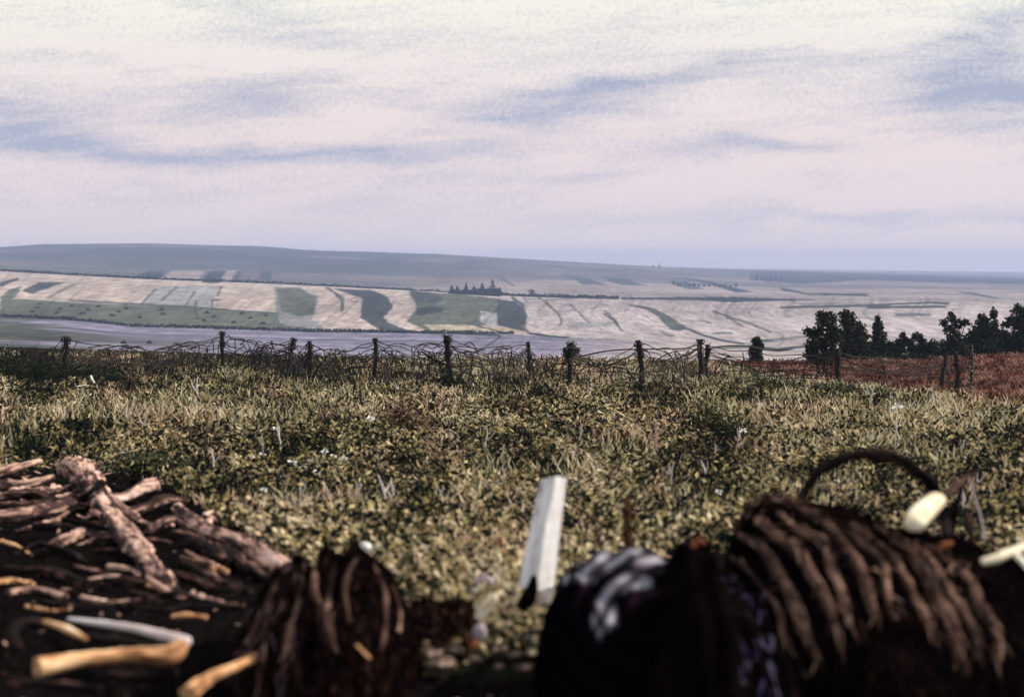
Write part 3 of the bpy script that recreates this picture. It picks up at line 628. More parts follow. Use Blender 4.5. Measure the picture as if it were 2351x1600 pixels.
tree('tree', 83, (2265, 835), [(2255, 732, 12, 10), (2262, 755, 26, 20), (2240, 775, 24, 22), (2285, 780, 32, 24), (2250, 800, 44, 22), (2300, 805, 40, 18), (2282, 722, 7, 11), (2283, 745, 6, 10), (2225, 800, 26, 22)],
     [[(2265, 840, 5), (2264, 790, 4), (2257, 735, 1.5)], [(2270, 790, 2.5), (2283, 722, 1)]], 7800, 'widest dark tree, dense crown with one small knob on top', 'tree', TG, 5.5, seed=9)
tree('tree', 81, (2340, 815), [(2338, 712, 14, 12), (2325, 735, 12, 10), (2345, 740, 16, 18), (2310, 745, 10, 8), (2348, 775, 24, 22), (2320, 785, 20, 18), (2365, 720, 16, 16), (2360, 800, 30, 16), (2305, 765, 8, 8)],
     [[(2340, 825, 4), (2340, 780, 3), (2340, 712, 1)], [(2341, 780, 2), (2320, 735, .8)]], 3900, 'tall dark tree with ragged crown cut by the right edge of the view', 'tree', TG, 5, seed=10)
tree('tree', 78, (1736, 838), [(1737, 783, 11, 9), (1741, 797, 13, 12), (1733, 808, 12, 12), (1737, 822, 15, 10), (1728, 800, 7, 8)],
     [[(1736, 840, 2), (1736, 810, 1.5), (1737, 785, .8)]], 1500, 'lone small dark bush-like tree standing apart left of the tree group', 'tree', TG, 4.5, seed=11)

# far trees
FARP = [(.010, .016, .022), (.014, .022, .026), (.02, .03, .03)]
def far_tree(px, py, h, w, d, label, group, cone=True, seed=1, n=260):
    b = at(px, py, d); b.z = float(Hs(np.array([b.x]), np.array([d]))[0]); k = mpp(d)
    root = empty('conifer' if cone else 'far_tree', b); H_ = h*k; W_ = w*k
    if cone: bl = [(0, 0, H_*t, W_*.5*(1.05-t)+.05*W_, W_*.5*(1.05-t), H_*.13) for t in (.15, .3, .45, .6, .75, .9)]
    else: bl = [(0, 0, H_*.65, W_*.5, W_*.5, H_*.35), (W_*.15, 0, H_*.45, W_*.4, W_*.4, H_*.25)]
    p, up, sd, c = leaf_cloud(bl, n, max(1.8*k, .2), FARP, seed, .2)
    card_mesh('crown', p, up, sd, c, c, M['leaf'], parent=root, shape='leaf')
    mb = MB(); mb.tube([b+Vector((0, 0, -.5)), b+Vector((0, 0, H_*.8))], [W_*.05, W_*.02], 6); mb.build('trunk', M['trunk'], root)
    return tag(root, label, 'tree', group)
cl_ = [(1037, 676, 18, 12, 'leftmost and small'), (1050, 677, 17, 12, 'small, second from the left'), (1070, 677, 26, 12, 'slim and taller, third from the left'), (1088, 678, 20, 14, 'low, fourth from the left'),
       (1107, 679, 28, 16, 'broad, left neighbour of the tallest'), (1131, 680, 36, 22, 'the tallest of the clump'), (1147, 679, 20, 12, 'small, at the right end')]
for i, (x, y, h, w, t) in enumerate(cl_): far_tree(x, y-3, h*1.05, w*1.35, 1095, 'far conifer in the dark hilltop clump, '+t, 'conifers in the far hilltop clump', seed=20+i, n=900)
b = at(1092, 677, 1093); kk = mpp(1093); b.z = float(Hs(np.array([b.x]), np.array([1093.]))[0])
p, up, sd, c = leaf_cloud([(x*kk, 0, 6*kk, 9*kk, 7*kk, (7+4*(x > 0))*kk) for x in range(-50, 54, 7)], 5200, 2.8*kk, FARP, 33)
o = card_mesh('thicket', p, up, sd, c, c, M['leaf'], shape='leaf'); o.location = b
tag(o, 'low dark undergrowth joining the feet of the far conifer clump', 'thicket', kind='stuff')
far_tree(1220, 680, 19, 19, 1120, 'single round far tree on the line right of the conifer clump', None, False, 40, 300)
far_tree(1204, 682, 5, 12, 1120, 'tiny far bush at the left foot of the single round tree', 'far bushes', False, 41, 120)
far_tree(1236, 683, 5, 14, 1120, 'tiny far bush at the right foot of the single round tree', 'far bushes', False, 42, 120)
rt = [(1546, 12), (1556, 8), (1563, 7), (1574, 11), (1584, 6), (1593, 8), (1604, 7), (1616, 7), (1628, 8), (1640, 9), (1652, 8), (1664, 9), (1676, 7), (1689, 10)]
for i, (x, h) in enumerate(rt):
    y = np.interp(x, [1540, 1580, 1625, 1700], [638, 640, 647, 666])
    far_tree(x, y+2, h*1.15, 7+(i*5 % 4), 1750, 'tiny far tree standing in the long row on the slanting dark strip', 'far row of trees on the slanting strip', False, 50+i, 90)
for i, (x, y, h) in enumerate([(1514, 620, 12), (1500, 619, 6), (1738, 647, 12), (1748, 650, 14), (1758, 651, 16), (1768, 652, 18), (1781, 655, 17), (1794, 657, 20)]):
    far_tree(x, y, h, 6, 2300 if i > 1 else 3000, ('hazy far tree on the skyline above the first dark strips' if i < 2 else 'slim hazy far tree in the group below the right skyline'), 'hazy far trees', True, 80+i, 80)

# hedges along the field edges
def hedgerow(pts, d, h, label, seed, n):
    x = np.array([p[0] for p in pts], float); r = np.random.default_rng(seed)
    t = r.uniform(x[0], x[-1], n); y = np.interp(t, x, [p[1] for p in pts]); u, v = uv(t, y); D = np.full(n, d)+r.normal(0, .5, n)
    X = u*D; hh = h*mpp(d)*(.35+1.1*fbm(t*.05, t*0, seed, 3)); Z = Hs(X, D)+hh*r.uniform(0, 1, n)
    up = r.normal(size=(n, 3)); up /= np.linalg.norm(up, axis=1, keepdims=True); sd = np.cross(up, r.normal(size=(n, 3))); sd /= np.linalg.norm(sd, axis=1, keepdims=True)
    s = (h*.7*mpp(d)); c = np.array(FARP)[r.integers(0, 3, n)]*1.3
    o = card_mesh('hedgerow', np.stack([X, D, Z], 1), up*s, sd*s*.5, c, c, M['leaf'], shape='leaf')
    return tag(o, label, 'hedge')
hedgerow(P(-60, 621, 0, 622, 80, 627, 320, 640, 600, 650, 800, 660, 1030, 672), 1118, 4.5, 'long thin dark hedge along the top edge of the pale strip fields', 1, 5200)
hedgerow(P(1150, 680, 1420, 686), 1118, 6.5, 'short dark hedge running right from the conifer clump', 2, 1700)
hedgerow(P(-60, 724, 0, 727, 170, 735, 300, 750, 560, 757, 720, 762, 1180, 768), 622, 6, 'dark hedge along the valley bottom below the haystack field', 3, 5200)

# haystacks in the green field
st = [(265, 515), (250, 540), (218, 563), (400, 545), (380, 570), (482, 527), (588, 553), (548, 575), (657, 530), (745, 588), (792, 563), (842, 542), (932, 600), (1078, 548), (1086, 577), (1380, 568), (1428, 597), (1362, 622), (1560, 633), (1615, 575), (1672, 605), (1778, 588), (1752, 640)]
def row_name(i, x, y):
    return ''
hp = []
for i, (X_, Y_) in enumerate(st):
    x, y = .3442*X_, 520+.3442*Y_; q = hit(x, y+3, 560, 1300); k = mpp(q.y)
    q.z -= .35; mb = MB(); w = (6.6 if i not in (7, 9, 22) else 9)*k; h = 6.5*k
    seg = 14; vs = []; fs = []
    for a, (rr, zz) in enumerate(((1, -.5), (1.02, .15), (.86, .45), (.6, .75), (.25, .97))):
        for j in range(seg):
            th = 2*math.pi*j/seg; nz = 1+.22*mnoise.noise(Vector((math.cos(th)*1.5+i*7, math.sin(th)*1.5, zz*2)))
            vs.append(q+Vector((math.cos(th)*w*rr*nz, math.sin(th)*w*rr*nz, h*zz*nz)))
    vs.append(q+Vector((0, 0, h*1.05)))
    for a in range(4):
        for j in range(seg): fs.append((a*seg+j, a*seg+(j+1) % seg, (a+1)*seg+(j+1) % seg, (a+1)*seg+j))
    for j in range(seg): fs.append((4*seg+j, 4*seg+(j+1) % seg, 5*seg))
    mb.add(vs, fs); o = mb.build('haystack', M['hay'], None, origin=q)
    side = 'left end' if x < 100 else ('left part' if x < 300 else ('middle' if x < 400 else 'right end'))
    tag(o, 'small dark domed haystack standing in the %s of the green field strip' % side, 'haystack', 'haystacks in the %s of the green field' % side)
for i, (x, y) in enumerate([(284, 788), (343, 788)]):
    q = at(x, y, 300); q = hit(x, y, 262, 560)
    mb = MB(); w = 6.5*mpp(q.y); mb.tube([q+Vector((0, 0, -.2)), q+Vector((0, 0, w*.3)), q+Vector((0, 0, w*.8)), q+Vector((0, 0, w*1.1))], [w, w*.95, w*.5, w*.1], 12, rough=.25, nscale=1)
    tag(mb.build('haystack', M['hay'], None, origin=q), ['dark mound on the lilac valley floor, the left of the pair', 'dark mound on the lilac valley floor, the right of the pair'][i], 'haystack', 'mounds on the valley floor')

# ------------------------------------------------------------------ wire entanglement
posts = [  # name, top (x,y), base (x,y), radius px, d, label extras
 ('a', (152, 774), (150, 868), 5.5, 40, 'dark fence post standing alone at the far left of the wire'),
 ('b', (510, 762), (510, 822), 4.0, 58, 'short dark post topped by a fan of wires, left of centre'),
 ('c', (675, 776), (661, 852), 4.0, 50, 'leaning post buried in tangled wire left of its straight neighbour'),
 ('d', (710, 783), (713, 868), 4.5, 45, 'straight thin post right beside the leaning tangled one'),
 ('e', (861, 776), (861, 878), 4.2, 41, 'dark post with arched wires on its left, left neighbour of the thick branchy post'),
 ('f', (1026, 771), (1036, 896), 5.8, 35, 'thick crooked post with a stick jutting left, near the centre'),
 ('g', (1212, 785), (1213, 852), 3.8, 52, 'small grey-footed post between the crooked post and the bushy one'),
 ('h', (1307, 800), (1306, 878), 4.6, 41, 'post wearing a bushy ball of tangled wire on its top'),
 ('i', (1465, 781), (1477, 907), 5.6, 34, 'tall dark post leaning slightly, right neighbour of the bushy-topped post'),
 ('j', (1608, 779), (1609, 866), 5.2, 44, 'left and taller one of two posts standing close together'),
 ('k', (1624, 791), (1618, 860), 5.0, 47, 'right and shorter one of two posts standing close together'),
 ('l', (1921, 800), (1926, 892), 5.6, 36, 'dark post in front of the round-headed tree'),
 ('m', (2174, 812), (2160, 882), 4.4, 42, 'leaning dark post before the thin airy tree'),
 ('n', (2194, 808), (2200, 908), 4.4, 34, 'dark upright post just left of the white birch stake'),
 ('o', (2229, 790), (2231, 905), 3.2, 34.5, 'white and black spotted birch stake on the brown slope'),
 ('p', (2292, 938), (2290, 1050), 3.0, 12.2, 'thin dark stake in the light grass near the right edge'),
 ('q', (52, 798), (45, 868), 4.0, 41, 'stunted dark post lost in brush at the left edge'),
]
PT = {}
def gpt(px, py, d):       # ground point under a picture column at distance d
    q = at(px, py, d); q.z = hz(q.x, d); return q
for nm, t, b, r, d, lab in posts:
    k = mpp(d); B = gpt(b[0], b[1], d); T = at(t[0], t[1], d); root = empty('birch_stake' if nm == 'o' else 'fence_post', B)
    rr = random.Random(ord(nm)); mb = MB(); mid = B.lerp(T, .5)+Vector((rr.uniform(-1, 1)*2.5*k, 0, 0))
    m1 = B.lerp(T, .25)+Vector((rr.uniform(-1, 1)*2*k, 0, 0)); m2 = B.lerp(T, .78)+Vector((rr.uniform(-1, 1)*2.2*k, 0, 0))
    mb.tube([B+Vector((0, 0, -.15)), m1, mid, m2, T], [r*k*1.35, r*k*1.2, r*k*1.05, r*k*1.15, r*k*1.05], 9, rough=.32, nscale=14, res=7, seed=ord(nm))
    mb.build('shaft', M['birch'] if nm == 'o' else M['post'], root)
    if nm != 'p':
        wb = MB()
        for q in range(4 if nm not in 'bcfhi' else 10):
            f = rr.uniform(.62, .98); c = B.lerp(T, f); R_ = r*k*rr.uniform(1.1, 2.0)
            wb.tube([c+Vector((math.cos(a_)*R_, math.sin(a_)*R_, rr.uniform(-.5, .5)*R_+.03*a_*k*9)) for a_ in np.linspace(0, 6.5, 11)], .9*k, 4, res=2)
        for q in range(7):
            c = B.lerp(T, rr.uniform(.55, .97)); e_ = c+Vector((rr.uniform(-1, 1), rr.uniform(-1, 1), rr.uniform(-.6, .6)))*r*k*3.2
            wb.tube([c, c.lerp(e_, .5)+Vector((0, 0, r*k*.4)), e_], .8*k, 4)
        wb.build('wire_binding', M['wire'], root)
    if nm == 'f':
        s = MB(); s.tube([at(1026, 838, d-.1), at(1000, 828, d-.1), at(985, 818, d-.15), at(966, 806, d-.2)], [3*k, 2.6*k, 2.2*k, 1.4*k], 7, rough=.3, res=5)
        s.tube([at(1034, 838, d-.1), at(1052, 842, d-.15), at(1072, 838, d-.2)], [2.4*k, 2*k, 1*k], 6, rough=.3, res=5)
        s.tube([at(1036, 880, d-.1), at(1052, 872, d-.15), at(1062, 868, d-.2)], [2.6*k, 2*k, 1*k], 6, rough=.3, res=5); s.build('side_branch', M['post'], root)
    if nm == 'h':
        p_, up_, sd_, c_ = leaf_cloud([(at(x, y, d).x-B.x, 0, at(x, y, d).z-B.z, rx*k, rx*k, ry*k) for x, y, rx, ry in ((1311, 793, 12, 9), (1302, 806, 13, 9), (1322, 805, 12, 10), (1311, 815, 14, 7), (1297, 815, 6, 5))], 900, 3.6*k, DKG, 5)
        card_mesh('tangle', p_, up_, sd_, c_*.8, c_*.8, M['leaf'], parent=root, shape='leaf')
    tag(root, lab, 'stake' if nm in 'op' else 'post', None if nm in 'op' else 'wooden posts of the wire entanglement')
    PT[nm] = (B, T, k)
def rail(nm, f): B, T, k = PT[nm]; return B.lerp(T, f)
def spans(a, b, label, seed, strands=5, loops=4, thick=1.5):
    strands += 5; loops = int(loops*(3.2 if min(PT[a][0].x, PT[b][0].x) < -1.5 else 1.9))
    r = random.Random(seed); A0, B0 = PT[a], PT[b]; mb = MB(); k = (A0[2]+B0[2])/2; orig = A0[0].copy(); Lh = (A0[1]-A0[0]).length
    for s in range(strands):
        fa, fb = r.uniform(.25, .98), r.uniform(.25, .98); p, q = rail(a, fa), rail(b, fb); n = 9; sag = r.uniform(.03, .26)*Lh; w = r.uniform(0, 6)
        pts = []
        for i in range(n+1):
            t = i/n; m = p.lerp(q, t); m.z -= sag*4*t*(1-t); m.z += .045*math.sin(w+t*17)*(1 if 0 < i < n else 0); m.y += .12*math.sin(w*2+t*11)*(1 if 0 < i < n else 0); pts.append(m)
        mb.tube(pts, thick*k*.62, 4, res=3)
        for i in range(int((q-p).length/.35)):          # barbs
            t = r.random(); j = min(int(t*n), n-1); c = pts[j].lerp(pts[j+1], t*n-j); e_ = Vector((r.uniform(-1, 1), r.uniform(-1, 1), r.uniform(-1, 1))).normalized()*2.0*k
            mb.tube([c-e_, c+e_], .5*k, 3)
    for s in range(loops):                              # loose curled lengths falling to the grass
        t0 = r.random(); p = rail(a, r.uniform(.45, .9)).lerp(rail(b, r.uniform(.45, .9)), t0); p.z -= r.uniform(.02, .14)*Lh*4*t0*(1-t0); t = t0+r.uniform(-.35, .35)
        g = A0[0].lerp(B0[0], t)+Vector((0, r.uniform(-2.5, 1.5), 0)); g.z = hz(g.x, g.y)
        m = p.lerp(g, .5)+Vector((r.uniform(-.4, .4), r.uniform(-.3, .3), r.uniform(-.1, .45)*Lh)); mb.tube([p, p.lerp(m, .5)+Vector((0, 0, r.uniform(0, .12)*Lh)), m, m.lerp(g, .6)+Vector((r.uniform(-.2, .2), 0, 0)), g], thick*k*.8, 4, res=4)
    o = mb.build('barbed_wire', M['wire'], None, origin=orig)
    tag(o, label, 'barbed wire', 'strands of barbed wire between the posts')
names = {'q': 'the stunted left-edge post', 'a': 'the far left post', 'b': 'the fan-wired post', 'c': 'the leaning tangled post', 'd': 'the straight thin post', 'e': 'the post with arched wires', 'f': 'the crooked branchy post',
         'g': 'the grey-footed post', 'h': 'the bushy-topped post', 'i': 'the tall leaning post', 'j': 'the left twin post', 'k': 'the right twin post', 'l': 'the post before the round tree', 'm': 'the post by the airy tree', 'n': 'the post beside the birch stake', 'o': 'the birch stake'}
for i, (a, b, s, l) in enumerate([('q', 'a', 5, 8), ('a', 'b', 5, 9), ('b', 'c', 5, 8), ('c', 'd', 5, 6), ('d', 'e', 5, 6), ('e', 'f', 6, 9), ('f', 'g', 6, 9), ('g', 'h', 5, 7), ('h', 'i', 6, 7), ('i', 'j', 6, 6), ('j', 'k', 4, 2), ('k', 'l', 5, 5), ('l', 'm', 6, 4), ('m', 'n', 3, 2), ('n', 'o', 3, 1)]):
    spans(a, b, 'wire sagging between %s and %s' % (names[a], names[b]), 100+i, s, l)
# twisted cables as thick as a rod between the right posts
for i, (pts, lab) in enumerate([(((1318, 822, 41), (1370, 810, 39), (1420, 803, 37), (1465, 802, 34.5)), 'thick twisted cable from the bushy-topped post to the tall leaning post'),
                   (((1467, 802, 34.5), (1520, 801, 38), (1570, 800, 42), (1606, 790, 44)), 'thick twisted cable from the tall leaning post up to the twin posts'),
                   (((1549, 826, 42), (1580, 812, 43), (1607, 800, 44)), 'short slanting cable rising from the grass to the left twin post'),
                   (((1624, 800, 46), (1670, 794, 50), (1720, 795, 55), (1760, 803, 60), (1810, 803, 62)), 'thick cable running right from the twin posts past the lone bush-like tree')]):
    mb = MB(); q = [at(*p) for p in pts]; mb.tube(q, [1.7*mpp(p[2]) for p in pts], 6, rough=.35, nscale=9, res=8)
    tag(mb.build('cable', M['wire'], None, origin=q[0]), lab, 'cable')
# dark brush heaps under the wire
def bush(px, py, rx, ry, d, n, label, seed, pal=DKG, leaf=4.5, kind='brush', cat='brush'):
    q = gpt(px, py, d); k = mpp(d); ry = ry*1.45
    bl = [(rx*k*x, ry*k*.4*y, ry*k*z, rx*k*.45, rx*k*.3, ry*k*.6) for x, y, z in ((-.6, 0, .2), (0, .4, .45), (.55, -.3, .25), (.1, -.5, .1), (-.25, .2, .5), (.8, 0, .1))]
    p, up, sd, c = leaf_cloud(bl, n, leaf*k, pal, seed, .5)
    root = empty(kind, q); card_mesh('foliage', p, up, sd, c*.8, c, M['leaf'], parent=root, shape='leaf')
    mb = MB(); r = random.Random(seed)
    for i in range(14):
        e = q+Vector((r.uniform(-1, 1)*rx*k, r.uniform(-.4, .4)*rx*k, r.uniform(.5, 1.5)*ry*k)); mb.tube([q+Vector((r.uniform(-.5, .5)*rx*k, 0, -.02)), q.lerp(e, .5)+Vector((r.uniform(-.1, .1), 0, .05)), e], [.7*k, .6*k, .3*k], 4, res=3)
    mb.build('stem', M['wire'], root); return tag(root, label, cat)
bush(110, 868, 150, 34, 38, 5200, 'dark brush heaped under the wire at the far left post', 201)
bush(30, 862, 70, 40, 40, 2600, 'dark brush at the left edge around the stunted post', 202)
bush(690, 868, 70, 16, 42, 1500, 'dark weeds at the feet of the leaning and straight posts', 203)
bush(1025, 898, 40, 22, 33.5, 1500, 'black clump of weeds at the foot of the crooked branchy post', 204)
bush(1460, 905, 80, 12, 33, 1200, 'low dark weeds around the foot of the tall leaning post', 205)
bush(860, 884, 22, 14, 38, 600, 'small dark tuft at the foot of the post with arched wires', 206)
bush(1760, 918, 60, 26, 26, 1700, 'dark green clump of weeds in the light grass below the lone bush-like tree', 207, [(.02, .03, .02), (.035, .05, .025), (.16, .16, .07)])
bush(1930, 945, 110, 22, 22, 2300, 'long dark clump of weeds in light grass below the lone post before the round tree', 208, [(.015, .025, .02), (.03, .045, .022), (.12, .13, .06)])
bush(1640, 1060, 70, 60, 9.5, 2400, 'dark leafy clump in the meadow left of the hoop', 209, [(.012, .02, .016), (.03, .045, .022), (.24, .24, .12)], 6)
bush(770, 1040, 70, 46, 10, 1800, 'purple-brown weedy clump in the meadow above the white flowers', 210, [(.05, .03, .03), (.12, .07, .065), (.34, .25, .2)], 5)
bush(930, 1070, 60, 60, 9, 2000, 'rust-brown weedy clump in the meadow left of the pale stake', 211, [(.05, .025, .02), (.14, .08, .05), (.4, .3, .22)], 6)
bush(1560, 1010, 100, 30, 13, 1800, 'dark patch of leafy weeds in the mid meadow right of centre', 212, [(.012, .02, .02), (.03, .045, .025), (.2, .2, .1)], 5)
bush(350, 1100, 120, 34, 6.5, 2600, 'dark leafy weeds behind the log pile', 213, [(.010, .018, .016), (.03, .045, .028), (.26, .26, .14)], 7)
bush(1150, 980, 90, 20, 15, 1500, 'brownish withered clump in the middle of the meadow', 214, [(.03, .02, .018), (.12, .08, .055), (.42, .33, .24)], 4)
# white broken stake at left
q = gpt(222, 925, 28.5); k = mpp(31); root = empty('broken_stake', q)
mb = MB(); mb.tube([q+Vector((0, 0, -.05)), at(222, 897, 31), at(219, 885, 31)], [5.5*k, 6*k, 4*k], 7, rough=.3, nscale=12, res=4); mb.build('stump', M['white'], root)
mb = MB(); mb.tube([at(218, 884, 31), at(212, 872, 31), at(208, 862, 31)], [2.5*k, 3.2*k, 2.5*k], 7, rough=.35, nscale=12, res=4); mb.build('splinter', M['white'], root)
tag(root, 'small broken white stake in the dark brush right of the far left post', 'stake')
root.location.z += .0
mb = MB(); mb.tube([gpt(150, 930, 26)+Vector((0, 0, .06)), gpt(175, 924, 26)+Vector((0, 0, .12)), gpt(200, 915, 26.5)+Vector((0, 0, .12))], [.9*mpp(27)]*3, 6, rough=.4, nscale=10, res=5)
tag(mb.build('branch', M['pale'], None), 'pale stick lying in the grass to the left of the broken white stake', 'stick')

# ------------------------------------------------------------------ meadow details
flowers = [(634, 1003, 8), (602, 1028, 7), (580, 1035, 5), (672, 1049, 10), (693, 1065, 9), (712, 1042, 6), (746, 1030, 7), (766, 1034, 7), (788, 1042, 8), (649, 1082, 6), (585, 1073, 4), (728, 1077, 8), (607, 1128, 7), (434, 1082, 4), (646, 1043, 5), (281, 1032, 5), (852, 982, 8), (1147, 1100, 5), (720, 1160, 8), (1650, 1125, 8), (1645, 1178, 12), (2058, 955, 12), (1705, 990, 8), (1536, 1118, 5)]
for i, (x, y, s) in enumerate(flowers):
    q = hit(x, y+26, 3, 30); q.z = hz(q.x, q.y); k = mpp(q.y); hh = Vector((0, 0, 18*k)); root = empty('white_flower', q); r = random.Random(i)
    mb = MB(); mb.tube([q, q+hh*.6, q+hh*1.3], .6*k, 4); mb.build('stem', M['trunk'], root)
    mb = MB(); c = q+hh*1.5
    for p_ in range(7):
        a = p_*.9+r.random(); dr = Vector((math.cos(a), -.35*math.sin(a), .75*math.sin(a)+.1)); sd = dr.cross(Vector((0, -.6, 1))).normalized(); L0 = s*k*1.45*r.uniform(.75, 1.1)
        mb.add([c, c+dr*L0*.6+sd*L0*.33, c+dr*L0, c+dr*L0*.6-sd*L0*.33, c+Vector((0, 0, L0*.25))], [(0, 1, 4), (1, 2, 4), (2, 3, 4), (3, 0, 4)])
    mb.build('petals', M['white'], root)
    g = 'group behind the log pile' if x < 800 and y < 1140 else ('meadow left of the pale stake' if x < 1200 else 'meadow right of the pale stake')
    tag(root, 'white flower or scrap shining in the %s' % g, 'flower', 'white flowers in the %s' % g)
q = gpt(737, 1212, 3.95); k = mpp(3.95); mb = MB()
c = q+Vector((0, 0, 7*k)); w, h, t = 17*k, 6.5*k, 6*k
mb.tube([c+Vector((-w, 0, 2*k)), c+Vector((-w*.3, 0, 0)), c+Vector((w*.5, 0, -1*k)), c+Vector((w, 0, -2*k))], [h*.9, h, h*1.05, h*.8], 6, rough=.12, nscale=20, res=4, flat=.9)
tag(mb.build('white_block', M['white'], None, origin=q), 'small white oblong chip lying in the leaves above the shaggy mound', 'scrap')
stalks = [((742, 1105), (765, 1150), (775, 1180), 2.6, 'crooked', 5.0), ((703, 1135), (740, 1152), (768, 1170), 2.4, 'slanting', 5.0), ((868, 1090), (882, 1130), (885, 1195), 3.6, 'upright forked', 4.6), ((830, 1110), (812, 1150), (798, 1175), 2.8, 'left-leaning', 4.8), ((1255, 948), (1262, 960), (1268, 985), 1.5, 'tiny', 12), ((900, 880), (920, 900), (935, 925), 1.5, 'thin', 24), ((1085, 880), (1092, 905), (1080, 925), 2, 'wispy', 24), ((1145, 1130), (1146, 1150), (1148, 1180), 3.4, 'stubby', 4.9), ((1018, 1160), (1016, 1180), (1020, 1215), 3.6, 'short thick', 4.3), ((845, 1000), (838, 1020), (840, 1045), 1.8, 'fine', 9)]
for i, (a, b, c, r_, w_, d) in enumerate(stalks):
    q = gpt(c[0], c[1], d); k = mpp(d); root = empty('dry_stalk', q); mb = MB(); A, B_ = at(a[0], a[1], d), at(b[0], b[1], d)
    mb.tube([q, B_, A], [r_*k, r_*k*.9, r_*k*.5], 6, rough=.25, nscale=40, res=6); mb.build('stem', M['pale'], root)
    mb = MB(); s_ = -1 if i % 2 else 1; mb.tube([B_, B_+Vector((s_*9*k, .02, 12*k)), B_+Vector((s_*14*k, .03, 24*k))], [r_*k*.6, r_*k*.5, r_*k*.3], 5, res=4)
    mb.build('twig', M['pale'], root)
    tag(root, '%s pale dry stalk standing in the meadow weeds' % w_, 'stalk', 'pale dry stalks in the meadow')
rs = random.Random(5)
base_st = []
for v_ in range(4):
    mb = MB(); h = 1.0; w = rs.uniform(-.3, .3); mb.tube([Vector((0, 0, 0)), Vector((w*.3, .02, h*.35)), Vector((w*.5, 0, h*.7)), Vector((w*1.2, .03, h))], [.030, .028, .022, .012], 5, rough=.2, nscale=6, res=4)
    o = mb.build('stem', M['pale'], None); m2 = MB(); sg = rs.choice((-1, 1)); m2.tube([Vector((w*.4, 0, h*.5)), Vector((w*.4+.16*sg, .02, h*.68)), Vector((w*.4+.24*sg, .05, h*.95))], [.018, .015, .008], 5, res=4)
    t_ = m2.build('twig', M['pale'], None); base_st.append((o, t_))
for i in range(64):
    px_, py_ = rs.uniform(180, 2330), rs.uniform(930, 1330)
    if soilness(np.array([px_]), np.array([py_]))[0] > .1: continue
    q = hit(px_, py_, 3.2, 40); q.z = hz(q.x, q.y); root = empty('dry_stalk', q); o, t_ = base_st[i % 4]; H_ = rs.uniform(32, 75)*mpp(q.y)
    for src in (o, t_):
        c_ = src.copy(); C.collection.objects.link(c_); c_.parent = root; c_.scale = (H_, H_, H_); c_.rotation_euler = (rs.uniform(-.3, .3), rs.uniform(-.35, .35), rs.uniform(0, 6)) if src is o else c_rot
        c_rot = tuple(c_.rotation_euler)
    tag(root, 'thin pale dead stalk scattered in the meadow weeds', 'stalk', 'thin pale dead stalks scattered over the meadow')
for o, t_ in base_st: bpy.data.objects.remove(o); bpy.data.objects.remove(t_)
# tall pinkish blurred dock spike right of centre, and dark thin stems near right edge
def spike(px, y0, y1, d, w, mat, label, cols):
    q = gpt(px, y1, d); k = mpp(d); root = empty('weed_spike', q); mb = MB(); T = at(px+2, y0, d); mb.tube([q, q.lerp(T, .5), T], [1.2*k, 1*k, .6*k], 5, res=4); mb.build('stem', mat, root)
    hgt = (T-q).length; p, up, sd, c = leaf_cloud([(0, 0, hgt*t, w*k*(1.1-t), w*k*(1.1-t), hgt*.13) for t in (.45, .6, .75, .9)], 300 if w < 15 else 1500, (3.2 if w < 15 else 7)*k, cols, int(px))
    card_mesh('seed_head', p, up, sd, c, c, M['leaf'], parent=root, shape='leaf'); tag(root, label, 'weed')
spike(1505, 968, 1078, 6.9, 8, M['pale'], 'tall pinkish seed spike rising alone in the meadow right of centre', [(.5, .35, .28), (.6, .45, .4), (.42, .3, .25)])
spike(2128, 962, 1060, 11, 3, M['wire'], 'thin dark weed stem in light grass left of the thin dark stake', [(.02, .03, .02), (.05, .06, .03)])
spike(2142, 985, 1056, 11.2, 3, M['wire'], 'short dark weed stem paired with the thin one above the hoop', [(.02, .03, .02), (.05, .06, .03)])
spike(2312, 985, 1060, 11, 3.5, M['wire'], 'dark weed stem at the right edge, right of the thin dark stake', [(.02, .03, .02), (.05, .06, .03)])
spike(1700, 975, 1010, 14, 14, M['pale'], 'silvery whitish thistle tuft in the meadow left of the hoop', [(.6, .6, .66), (.5, .52, .55), (.7, .7, .75)])
spike(1440, 1142, 1275, 2.6, 17, M['rust'], 'dark and orange withered dock stem behind the draped cloth', [(.03, .015, .012), (.4, .2, .07), (.05, .025, .02), (.04, .02, .02)])

